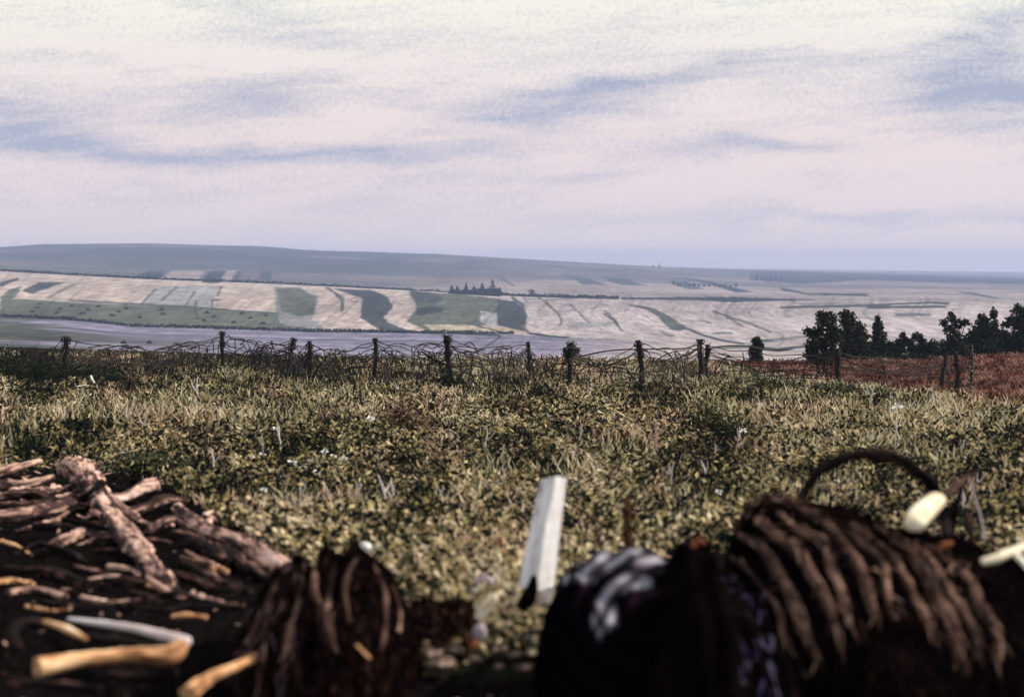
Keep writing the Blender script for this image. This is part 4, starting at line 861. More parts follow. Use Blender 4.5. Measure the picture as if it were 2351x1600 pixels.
# ------------------------------------------------------------------ logs and branches on the bank
def log(pts, r, mat, name, label, cat='log', rough=.26, ns=16, group=None, stub=None, seed=0, res=22, seg=18, endmat=None):
    """pts: (px, py, d); r in pixels; the distance is pulled in where the stick would sink into the bank"""
    r_all = [r]*len(pts) if isinstance(r, (int, float)) else r
    pts = [(x, y, min(d, .965*1489/max(y+w*.7-848.6, 1))) for (x, y, d), w in zip(pts, r_all)]
    r = [w*1.12 for w in r_all]
    if stub: stub = [([(x, y, min(d, .94*1489/max(y-848.6, 1))) for x, y, d in s_[0]], s_[1]) for s_ in stub]
    q = [at(*p) for p in pts]; rr = [r]*len(q) if isinstance(r, (int, float)) else r
    rad = [a*mpp(p[2]) for a, p in zip(rr, pts)]
    root = empty(name, q[0]); mb = MB(); mb.tube(q, rad, seg, rough=rough*1.35, nscale=ns*1.5, res=res, seed=seed, flat=.8); mb.build('bark', M[mat], root)
    if stub:
        for s_ in stub:
            mb = MB(); mb.tube([at(*p) for p in s_[0]], [a*mpp(s_[0][0][2]) for a in s_[1]], 10, rough=rough, nscale=ns, res=8, seed=seed+1); mb.build('branch_stub', M[mat], root)
    for e, nx in ((0, 1), (-1, -2)):                    # cut ends
        mb = MB(); dr = (q[e]-q[nx]).normalized(); mb.tube([q[e]-dr*.002, q[e]+dr*rad[e]*.10], [rad[e]*.86, rad[e]*.72], 12, rough=.1, nscale=30); mb.build('cut_end', M[endmat or mat], root)
    return tag(root, label, cat, group)
LG = 'logs and branches heaped on the bank at the left'
log([(158, 1072, 5.6), (190, 1082, 5.3), (225, 1140, 5.0), (262, 1195, 4.6), (300, 1235, 4.3)], [24, 27, 23, 21, 20], 'bark', 'log', 'thick knobbly log leaning up at the left, its pale head highest of the pile', group=LG, seed=1, rough=.30)
log([(275, 1212, 4.0), (305, 1250, 3.8), (338, 1292, 3.6), (378, 1335, 3.4)], [20, 23, 20, 22], 'bark', 'log', 'lumpy tan log continuing downward right below the thick leaning log', group=LG, seed=2, rough=.36)
log([(235, 1148, 4.7), (285, 1142, 4.7), (320, 1122, 4.75), (358, 1112, 4.8)], [13, 14, 16, 17], 'bark', 'log', 'short pale log poking right from behind the thick leaning log', group=LG, seed=3)
log([(282, 1180, 4.35), (330, 1168, 4.35), (375, 1145, 4.4), (432, 1150, 4.45)], [14, 14, 13, 7], 'bark', 'log', 'crooked pinkish branch just below the short pale log, its tip pointing right', 'branch', group=LG, seed=4)
log([(340, 1222, 4.0), (375, 1200, 4.0), (415, 1194, 4.05), (450, 1212, 4.0)], [10, 13, 14, 10], 'bark', 'log', 'orange-pink arched stub between the crooked branch and the long lilac log', 'branch', group=LG, seed=5)
log([(405, 1165, 4.35), (470, 1215, 4.1), (540, 1243, 3.8), (600, 1270, 3.55), (662, 1310, 3.3)], [13, 17, 20, 23, 24], 'bark', 'log', 'longest lilac-grey log slanting down right to the shaggy mound', group=LG, seed=6, rough=.3, stub=[(((472, 1212, 4.1), (485, 1190, 4.05), (498, 1200, 4.0)), (9, 9, 5))])
log([(430, 1245, 3.9), (500, 1262, 3.7), (560, 1295, 3.5), (640, 1345, 3.2)], [12, 14, 13, 11], 'barkdark', 'log', 'dark log lying in the shadow under the longest lilac log', group=LG, seed=7, rough=.4)
log([(-40, 1192, 4.5), (40, 1188, 4.5), (95, 1172, 4.55), (165, 1158, 4.6)], [20, 20, 18, 16], 'bark', 'log', 'grey and pink log entering from the left edge behind the leaning log', group=LG, seed=8, rough=.3)
log([(-30, 1090, 6.0), (40, 1072, 6.0), (95, 1058, 6.1)], [10, 10, 6], 'bark', 'log', 'thin pink branch at the left edge, topmost of the pile', 'branch', group=LG, seed=9)
log([(105, 1262, 3.9), (140, 1245, 3.85), (185, 1226, 3.85)], [10, 15, 13], 'bark', 'log', 'short reddish stub under the grey and pink left-edge log', 'branch', group=LG, seed=10, rough=.4)
log([(-20, 1235, 3.9), (30, 1252, 3.8), (72, 1275, 3.7)], [6, 6, 4], 'ochre', 'log', 'thin reddish stick at the left edge below the grey and pink log', 'stick', group=LG, seed=11)
log([(-30, 1140, 5.0), (60, 1134, 5.0), (150, 1126, 5.0)], [12, 14, 11], 'bark', 'log', 'crumbled pink bark-shedding log between the topmost thin branch and the left-edge log', group=LG, seed=12, rough=.5, ns=30)
log([(325, 1340, 3.3), (355, 1345, 3.3), (392, 1362, 3.25)], [6, 9, 5], 'ochre', 'log', 'small tan splinter below the lumpy tan log', 'stick', group=LG, seed=13, rough=.4)
log([(395, 1312, 3.3), (450, 1328, 3.2), (500, 1350, 3.15), (548, 1362, 3.1)], [5, 6, 9, 8], 'barkdark', 'log', 'thin dark branch lying right of the lumpy tan log', 'branch', group=LG, seed=14, rough=.4)
log([(100, 1385, 2.9), (220, 1398, 2.8), (290, 1396, 2.8), (420, 1410, 2.7)], [8, 10, 10, 8], 'barkdark', 'log', 'dark half-buried branch with scattered pale spots above the white bent branch', 'branch', group=LG, seed=15, rough=.5)
log([(170, 1300, 3.4), (240, 1318, 3.3), (330, 1335, 3.25)], [6, 8, 6], 'barkdark', 'log', 'dark branch with reddish flecks under the reddish stub', 'branch', group=LG, seed=16, rough=.5)
log([(395, 1418, 2.5), (430, 1414, 2.5), (475, 1420, 2.5)], [6, 8, 7], 'ochre', 'log', 'small knobbly ochre stick right of the half-buried dark branch', 'stick', group=LG, seed=17, rough=.4)
log([(158, 1420, 2.35), (230, 1430, 2.25), (300, 1440, 2.15), (360, 1455, 2.1), (425, 1472, 2.0)], [4, 9, 11, 12, 15], 'pale', 'bent_branch', 'smooth white branch sloping down to join the thick ochre one at its right end', 'branch', group=LG, seed=18, rough=.10)
log([(415, 1482, 1.98), (385, 1505, 1.95), (300, 1505, 1.93), (200, 1512, 1.9), (85, 1532, 1.85)], [20, 26, 22, 21, 26], 'ochre', 'log', 'thick ochre peeled log lying across the bottom left', group=LG, seed=19, rough=.14, ns=12)
log([(48, 1490, 1.95), (28, 1450, 2.0), (50, 1428, 2.05), (85, 1430, 2.1)], [7, 10, 13, 12], 'barkdark', 'root_piece', 'hooked reddish-brown root left of the thick ochre log', 'root', group=LG, seed=20, rough=.35)
log([(98, 1426, 2.1), (150, 1442, 2.05), (198, 1466, 2.0)], [5, 9, 6], 'ochre', 'log', 'short orange stick lying between the hooked root and the white branch', 'stick', group=LG, seed=21, rough=.2)
log([(432, 1592, 1.72), (475, 1560, 1.78), (525, 1535, 1.85), (590, 1506, 1.95), (655, 1474, 2.05)], [19, 14, 12, 9, 8], 'ochre', 'log', 'tan stick pointing up right from the bottom edge', 'stick', group=LG, seed=22, rough=.28)
fl = [([(-30, 1108, 5.4), (50, 1112, 5.3), (120, 1098, 5.4)], 11, 'bark', 'pinkish shed-bark log, second from the top at the left edge'), ([(-20, 1162, 4.7), (60, 1158, 4.6), (130, 1150, 4.6)], 12, 'barkdark', 'dark log between the crumbled pink one and the grey and pink one'),
      ([(80, 1210, 4.1), (160, 1215, 4.0), (235, 1240, 3.9)], 12, 'barkdark', 'dark log crossing under the thick leaning log'), ([(400, 1225, 3.9), (450, 1240, 3.8), (520, 1290, 3.5)], 14, 'barkdark', 'dark log left of the one under the longest lilac log'),
      ([(10, 1305, 3.3), (110, 1312, 3.2), (200, 1340, 3.1)], 12, 'barkdark', 'black log low at the left below the thin reddish stick'), ([(420, 1290, 3.4), (500, 1330, 3.2), (590, 1362, 3.0)], 10, 'barkdark', 'black branch pointing at the shaggy mound from the left'),
      ([(470, 1190, 4.2), (492, 1182, 4.2), (515, 1192, 4.2)], 10, 'bark', 'small pink knot sticking up on the upper side of the longest lilac log'), ([(180, 1150, 4.6), (215, 1130, 4.6), (232, 1110, 4.7)], 12, 'barkdark', 'dark stub in the shade left of the leaning log head'),
      ([(485, 1308, 3.1), (500, 1306, 3.1), (518, 1312, 3.1)], 9, 'ochre', 'tiny pink lit stub on the dark logs right of the lumpy tan log')]
rq = random.Random(99)
for i in range(34):
    bx = rq.uniform(20, 560); by = 1090+max(0, bx-150)*.45+rq.uniform(20, 200); dd = 1489/(by-848.6)*.95; an = rq.choice((-1, 1))*rq.uniform(.05, .6)+(.35 if bx > 250 else 0); ln = rq.uniform(35, 95)
    if by > 1400: continue
    bend = rq.uniform(-10, 10); p_ = [(bx-ln*math.cos(an), by-ln*math.sin(an)*.6, dd), (bx, by+bend, dd), (bx+ln*.6*math.cos(an), by+ln*.6*math.sin(an)*.6-bend*.4, dd*.99)]
    m_ = rq.choice(('barkdark', 'barkdark', 'bark')); w = rq.uniform(5, 11)
    log(p_, [w*.5, w, w*.35], m_, 'stick', 'small split stick jumbled in the dark gaps of the log pile', 'stick', group='small sticks jumbled in the log pile', seed=60+i, rough=.5)
lows = [([(20, 1362, 3.0), (80, 1352, 3.0), (150, 1368, 2.9)], 9, 'bark', 'warm-lit branch above the hooked root, nearest the left edge'), ([(190, 1372, 2.9), (250, 1384, 2.85), (330, 1378, 2.85)], 8, 'bark', 'pinkish branch lying parallel above the smooth white branch'),
        ([(60, 1392, 2.7), (120, 1404, 2.6), (170, 1398, 2.6)], 6, 'ochre', 'short ochre splinter between the hooked root and the parallel pinkish branch'), ([(210, 1462, 2.2), (290, 1474, 2.1), (370, 1490, 2.05)], 9, 'barkdark', 'dark branch lying in the gap between the white branch and the thick ochre log'),
        ([(20, 1562, 1.95), (110, 1570, 1.95), (230, 1586, 1.9)], 12, 'barkdark', 'dark branch below the thick ochre log along the bottom edge'), ([(250, 1548, 1.98), (330, 1556, 1.96), (405, 1540, 1.95)], 10, 'barkdark', 'purplish knotty branch under the right end of the thick ochre log'),
        ([(440, 1362, 2.9), (500, 1384, 2.8), (560, 1392, 2.75)], 8, 'bark', 'tan lit branch reaching the left foot of the shaggy mound'), ([(250, 1300, 3.4), (300, 1308, 3.3), (330, 1322, 3.3)], 8, 'bark', 'small lit branch touching the lower left side of the lumpy tan log'),
        ([(-20, 1340, 3.1), (30, 1332, 3.1), (70, 1342, 3.1)], 9, 'ochre', 'ochre stub at the left edge between the thin reddish stick and the hooked root')]
fl += lows
for i, (p_, r_, m_, lb) in enumerate(fl): log(p_, r_, m_, 'log', lb, group=LG, seed=40+i, rough=.4)
log([(818, 1480, 1.9), (832, 1494, 1.9), (849, 1511, 1.9)], [3.8, 4.2, 3.6], 'ochre', 'twig', 'tiny bright orange twig on the black shaggy mound', 'twig', seed=23, rough=.08)

# ------------------------------------------------------------------ mounds of matted debris
def fibres(pts_fn, n, length, wid, pal, seed):
    r = np.random.default_rng(seed); base = np.empty((n, 3)); up = np.empty((n, 3))
    for i in range(n):
        p, t = pts_fn(r); base[i] = p; up[i] = t
    L_ = length*r.uniform(.4, 1.4, n); up = up+r.normal(0, .22, (n, 3)); up /= np.linalg.norm(up, axis=1, keepdims=True)
    sd = np.cross(up, np.array([0, -1.0, .3])+r.normal(0, .3, (n, 3))); sd /= np.linalg.norm(sd, axis=1, keepdims=True)
    c = np.array(pal)[r.integers(0, len(pal), n)]*r.uniform(.6, 1.3, n)[:, None]
    return base, up*L_[:, None], sd*(wid*r.uniform(.5, 1.4, n))[:, None], c
class Ridge:
    """a heap whose crest follows the outline, with real thickness front and back"""
    def __init__(s, prof, d, front, back, seed, amp=.018, ns=9, nx=120, na=40, groove=None):
        s.prof = np.array(prof, float); s.d = d; s.front = front; s.back = back; s.seed = seed; s.amp = amp; s.ns = ns; s.nx = nx; s.na = na; s.groove = groove
    def pt(s, t, a):       # t along x 0..1, a 0 (front foot) .. 1 (back foot)
        x = s.prof[0, 0]+(s.prof[-1, 0]-s.prof[0, 0])*t; y = np.interp(x, s.prof[:, 0], s.prof[:, 1]); top = at(x, y, s.d)
        ed = min(1, math.sqrt(max(0, 1-(2*t-1)**4))); g0 = float(Hs(np.array([top.x]), np.array([s.d]))[0])-.06
        th = math.pi*a; dep = s.front if a < .5 else s.back; yy = s.d-math.cos(th)*dep*ed if a < .5 else s.d-math.cos(th)*dep*ed
        zz = g0+(top.z-g0)*(math.sin(th)**.75)
        xx = top.x*(yy/s.d)*.35+top.x*.65
        p = Vector((xx, yy, zz)); n = mnoise.noise(p*s.ns+Vector((s.seed, 0, 0)))*s.amp+mnoise.noise(p*s.ns*3.3)*s.amp*.45
        if s.groove: n += s.groove(p)
        p += Vector((0, -math.cos(th), math.sin(th)))*n
        return p
    def build(s, name, mat, parent):
        vs = []; fs = []
        for i in range(s.nx):
            for j in range(s.na): vs.append(s.pt(i/(s.nx-1), j/(s.na-1)))
        for i in range(s.nx-1):
            for j in range(s.na-1): q = i*s.na+j; fs.append((q, q+s.na, q+s.na+1, q+1))
        mb = MB(); mb.add(vs, fs); return mb.build(name, mat, parent)
    def sample(s, r, t0=0, t1=1, a0=.1, a1=.62):
        t, a = r.uniform(t0, t1), r.uniform(a0, a1); p = s.pt(t, a); q = s.pt(t, min(a+.03, 1)); e = (p-q); 
        if e.length < 1e-6: e = Vector((0, -1, -1))
        return np.array(p), np.array(e.normalized())
# shaggy mound left of centre
rd = Ridge([(545, 1500), (585, 1405), (620, 1335), (665, 1300), (715, 1292), (765, 1276), (815, 1272), (860, 1290), (900, 1335), (925, 1385), (950, 1440), (975, 1500)], 2.2, .34, .22, 3, .012, 12,
           groove=lambda p: .016*math.sin(p.x*130+3*mnoise.noise(p*9))*(1 if p.x < -.28 else .25))
root = empty('shaggy_mound', rd.pt(.5, .5)-Vector((0, 0, .3))); rd.build('body', M['mat'], root)
b_, u_, s_, c_ = fibres(lambda r: rd.sample(r), 6200, .022, .0014, [(.003, .002, .002), (.006, .003, .0025), (.018, .008, .006), (.003, .002, .003), (.04, .020, .016)], 4)
card_mesh('fibres', b_-np.array(root.location), u_, s_, c_, c_, M['fibre'], parent=root)
b_, u_, s_, c_ = fibres(lambda r: rd.sample(r, .08, .42, .15, .5), 150, .06, .0016, [(.06, .04, .04), (.16, .10, .09), (.04, .03, .045)], 5)
card_mesh('pale_strands', b_-np.array(root.location), u_, s_, c_, c_, M['fibre'], parent=root)
def onr(x, y): return None
RS = [((700, 1296), (690, 1340), (680, 1395), (668, 1450), (650, 1510)), ((640, 1330), (628, 1370), (622, 1420), (610, 1470)), ((770, 1290), (760, 1340), (756, 1400), (758, 1450), (770, 1500)), ((725, 1300), (722, 1360), (730, 1410), (745, 1470)), ((820, 1285), (800, 1320), (790, 1370), (800, 1430)),
      ((860, 1300), (880, 1350), (885, 1400), (880, 1460), (870, 1500)), ((900, 1345), (918, 1400), (915, 1450)), ((600, 1400), (590, 1440), (575, 1480))]
SM = root
for i, r_ in enumerate(RS):
    q = []
    for x, y in r_:
        best = None
        for a in np.linspace(.02, .5, 60):
            t = (x-545)/430
            for _ in range(2):
                p = rd.pt(min(max(t, 0), 1), a); qx, qy = pix(p.x/p.y, -p.z/p.y); t += (x-qx)/430
            e = abs(qy-y)+abs(qx-x)*.3
            if best is None or e < best[0]: best = (e, p)
        q.append(best[1]+Vector((0, -.004, .002)))
    n_ = len(q); kk_ = mpp(2.1); mb = MB(); mb.tube(q, [(8 if i < 4 else 6)*kk_*(.25+.9*math.sin(math.pi*(j+.4)/n_)) for j in range(n_)], 10, rough=.5, nscale=34, res=10, seed=i+5, flat=.7); mb.build('curved_strand', M['rib'], root)
tag(root, 'dark shaggy brown mound with upright pale strands on its left side', 'mound')
rd2 = Ridge([(905, 1470), (935, 1402), (975, 1388), (1015, 1392), (1055, 1380), (1085, 1402), (1100, 1440), (1110, 1490)], 2.32, .14, .12, 9, .016, 16, 60, 30)
root = empty('dark_lump', rd2.pt(.5, .5)-Vector((0, 0, .15))); rd2.build('body', M['mat'], root)
b_, u_, s_, c_ = fibres(lambda r: rd2.sample(r), 1500, .03, .0016, [(.005, .003, .003), (.012, .006, .005), (.03, .015, .014), (.10, .05, .04)], 6)
card_mesh('fibres', b_-np.array(root.location), u_, s_, c_, c_, M['fibre'], parent=root)
tag(root, 'small dark knotted lump between the shaggy mound and the pale upright stake', 'lump')

# cloth draped over something round
rd3 = Ridge([(1228, 1520), (1250, 1430), (1285, 1352), (1335, 1298), (1390, 1275), (1450, 1268), (1510, 1288), (1550, 1300), (1590, 1330), (1630, 1420), (1650, 1520)], 2.05, .30, .25, 17, .010, 8, 160, 90,
            groove=lambda p: .007*math.sin(((p.x-.24)**2+(p.z+.33)**2)**.5*150+2.0*mnoise.noise(p*6)))
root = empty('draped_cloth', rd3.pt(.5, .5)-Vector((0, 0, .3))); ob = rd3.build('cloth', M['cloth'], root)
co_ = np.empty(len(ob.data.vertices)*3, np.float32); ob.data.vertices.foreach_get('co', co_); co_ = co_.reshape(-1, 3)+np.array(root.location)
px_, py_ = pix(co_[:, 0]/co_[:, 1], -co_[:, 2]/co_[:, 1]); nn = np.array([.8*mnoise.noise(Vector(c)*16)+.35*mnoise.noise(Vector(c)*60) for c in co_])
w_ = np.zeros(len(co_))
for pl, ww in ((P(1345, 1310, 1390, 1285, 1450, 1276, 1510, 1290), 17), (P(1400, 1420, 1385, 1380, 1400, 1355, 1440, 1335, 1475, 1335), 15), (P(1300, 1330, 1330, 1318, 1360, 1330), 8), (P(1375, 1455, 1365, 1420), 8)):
    w_ = np.maximum(w_, np.clip(1.25-seg_dist(px_, py_, [tuple(q) for q in pl])/(ww*1.35)+nn*.6, 0, 1)**1.3)  # painted sheen: pale highlight bands put into the cloth colour
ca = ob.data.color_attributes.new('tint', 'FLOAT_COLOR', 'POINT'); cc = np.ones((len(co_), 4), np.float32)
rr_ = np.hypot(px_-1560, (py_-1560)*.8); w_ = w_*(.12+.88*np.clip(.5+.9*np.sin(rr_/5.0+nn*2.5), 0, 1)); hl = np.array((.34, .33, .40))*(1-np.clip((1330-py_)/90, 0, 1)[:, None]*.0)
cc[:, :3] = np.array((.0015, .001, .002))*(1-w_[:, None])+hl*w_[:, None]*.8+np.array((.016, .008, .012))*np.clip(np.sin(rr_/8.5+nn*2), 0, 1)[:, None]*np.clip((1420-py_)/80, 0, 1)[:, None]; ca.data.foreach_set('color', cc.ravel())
tag(root, 'dark purple cloth with painted blue-white highlights draped in a hump right of the pale stake', 'cloth')
rd4 = Ridge([(1390, 1540), (1440, 1440), (1480, 1372), (1530, 1310), (1562, 1262), (1598, 1240), (1628, 1250), (1645, 1296), (1690, 1335), (1760, 1380), (1830, 1460), (1870, 1560)], 1.98, .34, .16, 27, .010, 12, 80, 40,
            groove=lambda p: .008*math.sin(p.x*150+2*mnoise.noise(p*7)))
root = empty('peaked_lump', rd4.pt(.5, .5)-Vector((0, 0, .3))); rd4.build('body', M['mat'], root)  # black lump, body in the near-black fibre material
mb = MB(); mb.tube([at(1592, 1262, 1.97), at(1604, 1245, 1.97), at(1622, 1250, 1.97)], [9*mpp(2), 10*mpp(2), 5*mpp(2)], 10, rough=.6, nscale=30, res=5); mb.build('rusty_tip', M['rust'], root)
b_, u_, s_, c_ = fibres(lambda r: rd4.sample(r, .55, .75, .2, .5), 90, .028, .0016, [(.05, .045, .10), (.02, .02, .04), (.12, .10, .17)], 12)
card_mesh('blue_strands', b_-np.array(root.location), u_, s_, c_, c_, M['fibre'], parent=root)
tag(root, 'black peaked lump with an orange tip between the draped cloth and the ribbed heap', 'lump')

# ribbed heap
rd5 = Ridge([(1640, 1560), (1662, 1400), (1682, 1250), (1700, 1190), (1730, 1156), (1790, 1148), (1850, 1152), (1940, 1172), (2020, 1205), (2080, 1228), (2140, 1236), (2210, 1250), (2270, 1278), (2330, 1300), (2420, 1330), (2520, 1400), (2600, 1560)], 2.25, .55, .30, 41, .012, 10, 150, 50)
root = empty('ribbed_heap', rd5.pt(.4, .5)-Vector((0, 0, .4))); rd5.build('body', M['mat'], root); RH = root
def onridge(rd_, px, py, lift=.001):
    """closest point of the heap's face seen at that place"""
    best = None; x0, x1 = rd_.prof[0, 0], rd_.prof[-1, 0]
    for a in np.linspace(.02, .5, 60):
        t = (px-x0)/(x1-x0)
        for _ in range(2):
            p = rd_.pt(min(max(t, 0), 1), a); qx, qy = pix(p.x/p.y, -p.z/p.y); t += (px-qx)/(x1-x0)
        e = abs(qy-py)+abs(qx-px)*.3
        if best is None or e < best[0]: best = (e, p)
    return best[1]+Vector((0, -lift, lift))
rib_start = [(1678, 1405), (1676, 1345), (1684, 1285), (1698, 1228), (1740, 1196), (1792, 1182), (1848, 1178), (1902, 1186), (1958, 1200), (2014, 1222), (2072, 1244), (2132, 1262)]
rj = random.Random(8); ribs = []
for i_, (x_, y_) in enumerate(rib_start):
    sc_i = rj.uniform(.85, 1.08)*(1 if i_ > 1 else .6)
    ribs.append(tuple((x_+dx*sc_i+rj.uniform(-8, 8), y_+dy*sc_i+rj.uniform(-8, 8)) for dx, dy in ((0, 0), (48, 30), (98, 78), (142, 138), (176, 205), (200, 270))))
ribs.append(((1692, 1215), (1712, 1172), (1757, 1154), (1815, 1160), (1850, 1180)))
for i, r_ in enumerate(ribs):
    q = [onridge(rd5, x, y) for x, y in r_]; k = mpp(2.0); mb = MB(); n = len(q)
    w_ = 12.5+3.0*math.sin(i*2.3)+1.5*math.sin(i*5.1)
    mb.tube(q, [w_*k*(.35+.75*math.sin(math.pi*(j+.35)/n)**.7) for j in range(n)], 14, rough=.30, nscale=38, res=16, seed=i*3, flat=.9); rb = mb.build('rib', M['rib'], root)
b_, u_, s_, c_ = fibres(lambda r: rd5.sample(r, 0, .85, .05, .6), 8500, .030, .0013, [(.002, .0015, .002), (.003, .002, .002), (.006, .003, .003), (.002, .002, .003), (.014, .007, .006)], 14)
card_mesh('fibres', b_-np.array(root.location), u_, s_, c_, c_, M['fibre'], parent=root)
fb = []
rg = np.random.default_rng(77)
for r_ in ribs:
    q = [onridge(rd5, x, y) for x, y in r_]
    for _ in range(110):
        j = rg.integers(0, len(q)-1); c = q[j].lerp(q[j+1], rg.uniform()); dr = (q[j+1]-q[j]).normalized()
        fb.append((np.array(c)+rg.normal(0, .006, 3)+np.array((0, -.006, .006)), np.array(dr)*rg.uniform(.4, 1.5)*.03+rg.normal(0, .009, 3)))
fb0 = np.array([a for a, b in fb]); fb1 = np.array([b for a, b in fb]); sd_ = np.cross(fb1, rg.normal(size=fb1.shape)); sd_ = sd_/np.linalg.norm(sd_, axis=1, keepdims=True)*.0013
c_ = np.array([(.006, .004, .004), (.03, .015, .013), (.16, .09, .07), (.40, .26, .2)])[rg.choice(4, len(fb), p=[.45, .28, .18, .09])]
o = card_mesh('ragged_hair', fb0-np.array(root.location), fb1, sd_, c_, c_, M['fibre'], parent=root); o['kind'] = 'stuff'
tag(root, 'large dark brown heap with parallel ribs slanting down right, largest thing in the foreground', 'heap')
mb = MB(); D_ = 2.45; mb.tube([at(1835, 1170, D_-.05), at(1852, 1118, D_), at(1895, 1072, D_), (at(1950, 1048, D_)), at(2010, 1044, D_), at(2065, 1055, D_), at(2110, 1085, D_), at(2145, 1125, D_), at(2165, 1175, D_), at(2175, 1240, D_-.1)],
                           [v_*mpp(D_) for v_ in (11, 12, 12, 13, 15, 14, 13, 12, 12, 12)], 10, rough=.6, nscale=40, res=10)
o = mb.build('hoop', M['barkdark'], None, origin=at(2000, 1200, D_)); tag(o, 'thin dark hoop arching up behind the ribbed heap', 'hoop')
# splintered white wood
def slab(name, poly, d, th, mat, label, cat, tilt=.05, extra=None):
    n = len(poly); f = [at(x, y, d+tilt*(i % 2)) for i, (x, y) in enumerate(poly)]; c = sum(f, Vector())/n
    back = [p+Vector((th*.2, th, th*.15)) for p in f]; mid = [c+(p-c)*1.06+Vector((th*.1, th*.5, 0)) for p in f]
    vs = f+mid+back; fs = [tuple(range(n))[::-1], tuple(range(2*n, 3*n))]
    for i in range(n):
        j = (i+1) % n; fs += [(i, j, n+j, n+i), (n+i, n+j, 2*n+j, 2*n+i)]
    mb = MB(); mb.add(vs, fs); root = empty(name, c); mb.build('slab', M[mat], root, smooth=False)
    if extra: m2 = MB(); m2.tube(*extra[0]); m2.build(extra[1], M[extra[2]], root)
    return tag(root, label, cat)
q = [at(2098, 1203, 2.12), at(2112, 1185, 2.15), at(2132, 1163, 2.19), at(2150, 1146, 2.22)]; k = mpp(2.2); root = empty('split_log', q[0])
mb = MB(); mb.tube([q[0]+(q[0]-q[1])*.25]+q+[q[3]+(q[3]-q[2])*.2], [13*k, 24*k, 28*k, 27*k, 22*k, 12*k], 14, rough=.10, nscale=22, res=6, flat=.8); mb.build('split_face', M['cream'], root)
mb = MB(); mb.tube([at(2140, 1160, 2.25), at(2175, 1132, 2.3), at(2205, 1106, 2.36), at(2232, 1088, 2.42)], [17*k, 13*k, 9*k, 2*k], 9, rough=.3, nscale=25, res=6); mb.build('pointed_end', M['rib'], root)
tag(root, 'bright white split log end leaning on the ribbed heap, brown pointed stick behind', 'log')
log([(2255, 1290, 2.0), (2290, 1281, 2.0), (2330, 1264, 2.02), (2400, 1243, 2.05)], [9, 12, 12, 13], 'cream', 'log', 'cream stick entering from the right edge above the ribbed heap', 'stick', rough=.10, seed=31, stub=[(((2325, 1268, 2.01), (2345, 1285, 1.98), (2365, 1312, 1.95)), (7, 7, 4))], endmat='cream')
log([(2152, 1262, 2.15), (2168, 1252, 2.15), (2188, 1246, 2.15)], [4, 7, 4], 'rust', 'leaf_clump', 'curled orange leaf on the ribbed heap below the white split log', 'leaf', rough=.4, seed=32)
# thin dead stems right of the split log
for i, (pts, lb) in enumerate([([(2185, 1262, 2.4), (2188, 1200, 2.42), (2200, 1150, 2.45), (2215, 1110, 2.5)], 'dark dead stem standing right behind the white split log'), ([(2230, 1270, 2.4), (2228, 1210, 2.42), (2215, 1175, 2.44)], 'short pinkish dead stem standing right of the dark one'), ([(2262, 1240, 2.9), (2250, 1180, 2.9), (2232, 1120, 2.9), (2225, 1090, 2.9)], 'pale grass stem arching left above the cream stick')]):
    mb = MB(); q = [at(*p) for p in pts]; mb.tube(q, [[10, 9, 7, 4], [8, 9, 5], [4, 3, 3, 2]][i][:len(q)] and [v*mpp(2.4) for v in [[10, 9, 7, 4], [8, 9, 5], [4, 3, 3, 2]][i]], 8, rough=.45, nscale=30, res=7)
    tag(mb.build('dead_stem', M[['mat', 'rib', 'pale'][i]], None, origin=q[0]), lb, 'stem')

# pale upright stake: a squared plank turned so two faces show
d = 2.55; k = mpp(d); top = [at(1240, 1101, d+.0), at(1274, 1093, d-.035), at(1301, 1096, d+.01)]
bot = [at(1190, 1345, d-.03), at(1229, 1357, d-.065), at(1271, 1350, d-.02)]
root = empty('pale_stake', Vector((at(1240, 1400, d).x, d, hz(at(1240, 1400, d).x, d)))); mb = MB()
rows_ = []
nr = 26
for i in range(nr):
    t = i/(nr-1); a, b, c = [bot[j].lerp(top[j], t) for j in range(3)]
    w = .0015*math.sin(t*9)+.0022*mnoise.noise(Vector((t*9, 3, 0)))+.0012*mnoise.noise(Vector((t*31, 3, 0))); b = b+Vector((w, 0, 0)); e = a+(c-b)+Vector((0, .012, 0))
    rows_.append([a, a.lerp(b, .06)+Vector((0, -.001, 0)), a.lerp(b, .94), b, b.lerp(c, .1), c, e])
vs = [p for r_ in rows_ for p in r_]; m = 7
fs = [(i*m+j, i*m+(j+1) % m, (i+1)*m+(j+1) % m, (i+1)*m+j) for i in range(nr-1) for j in range(m)]+[tuple(range(m))[::-1], tuple((nr-1)*m+j for j in range(m))]
mb.add(vs, fs); mb.build('plank', M['stake'], root, smooth=False)
mb = MB(); mb.add([at(1232, 1350, d-.055), at(1271, 1345, d-.03), at(1266, 1385, d-.02), at(1256, 1408, d-.01), at(1240, 1400, d-.03), at(1246, 1345, d+.02), at(1262, 1400, d+.02)],
       [(0, 4, 2, 1), (4, 3, 2), (0, 1, 5), (1, 2, 6, 5), (0, 5, 6, 4), (4, 6, 3), (2, 3, 6)]); mb.build('pointed_foot', M['stake'], root, smooth=False)
mb = MB(); mb.tube([at(1200, 1400, d-.10), at(1212, 1370, d-.10), at(1222, 1345, d-.10), at(1226, 1322, d-.09)], [17*k, 20*k, 13*k, 5*k], 12, rough=.3, nscale=25, res=6)
o = mb.build('dark_knob', M['mat'], None, origin=at(1212, 1370, d-.1)); tag(o, 'small dark lump leaning against the foot of the pale upright stake', 'lump')  # dark knob in the near-black fibre material
tag(root, 'pale upright squared stake, its left face bluish and right face warm', 'stake')
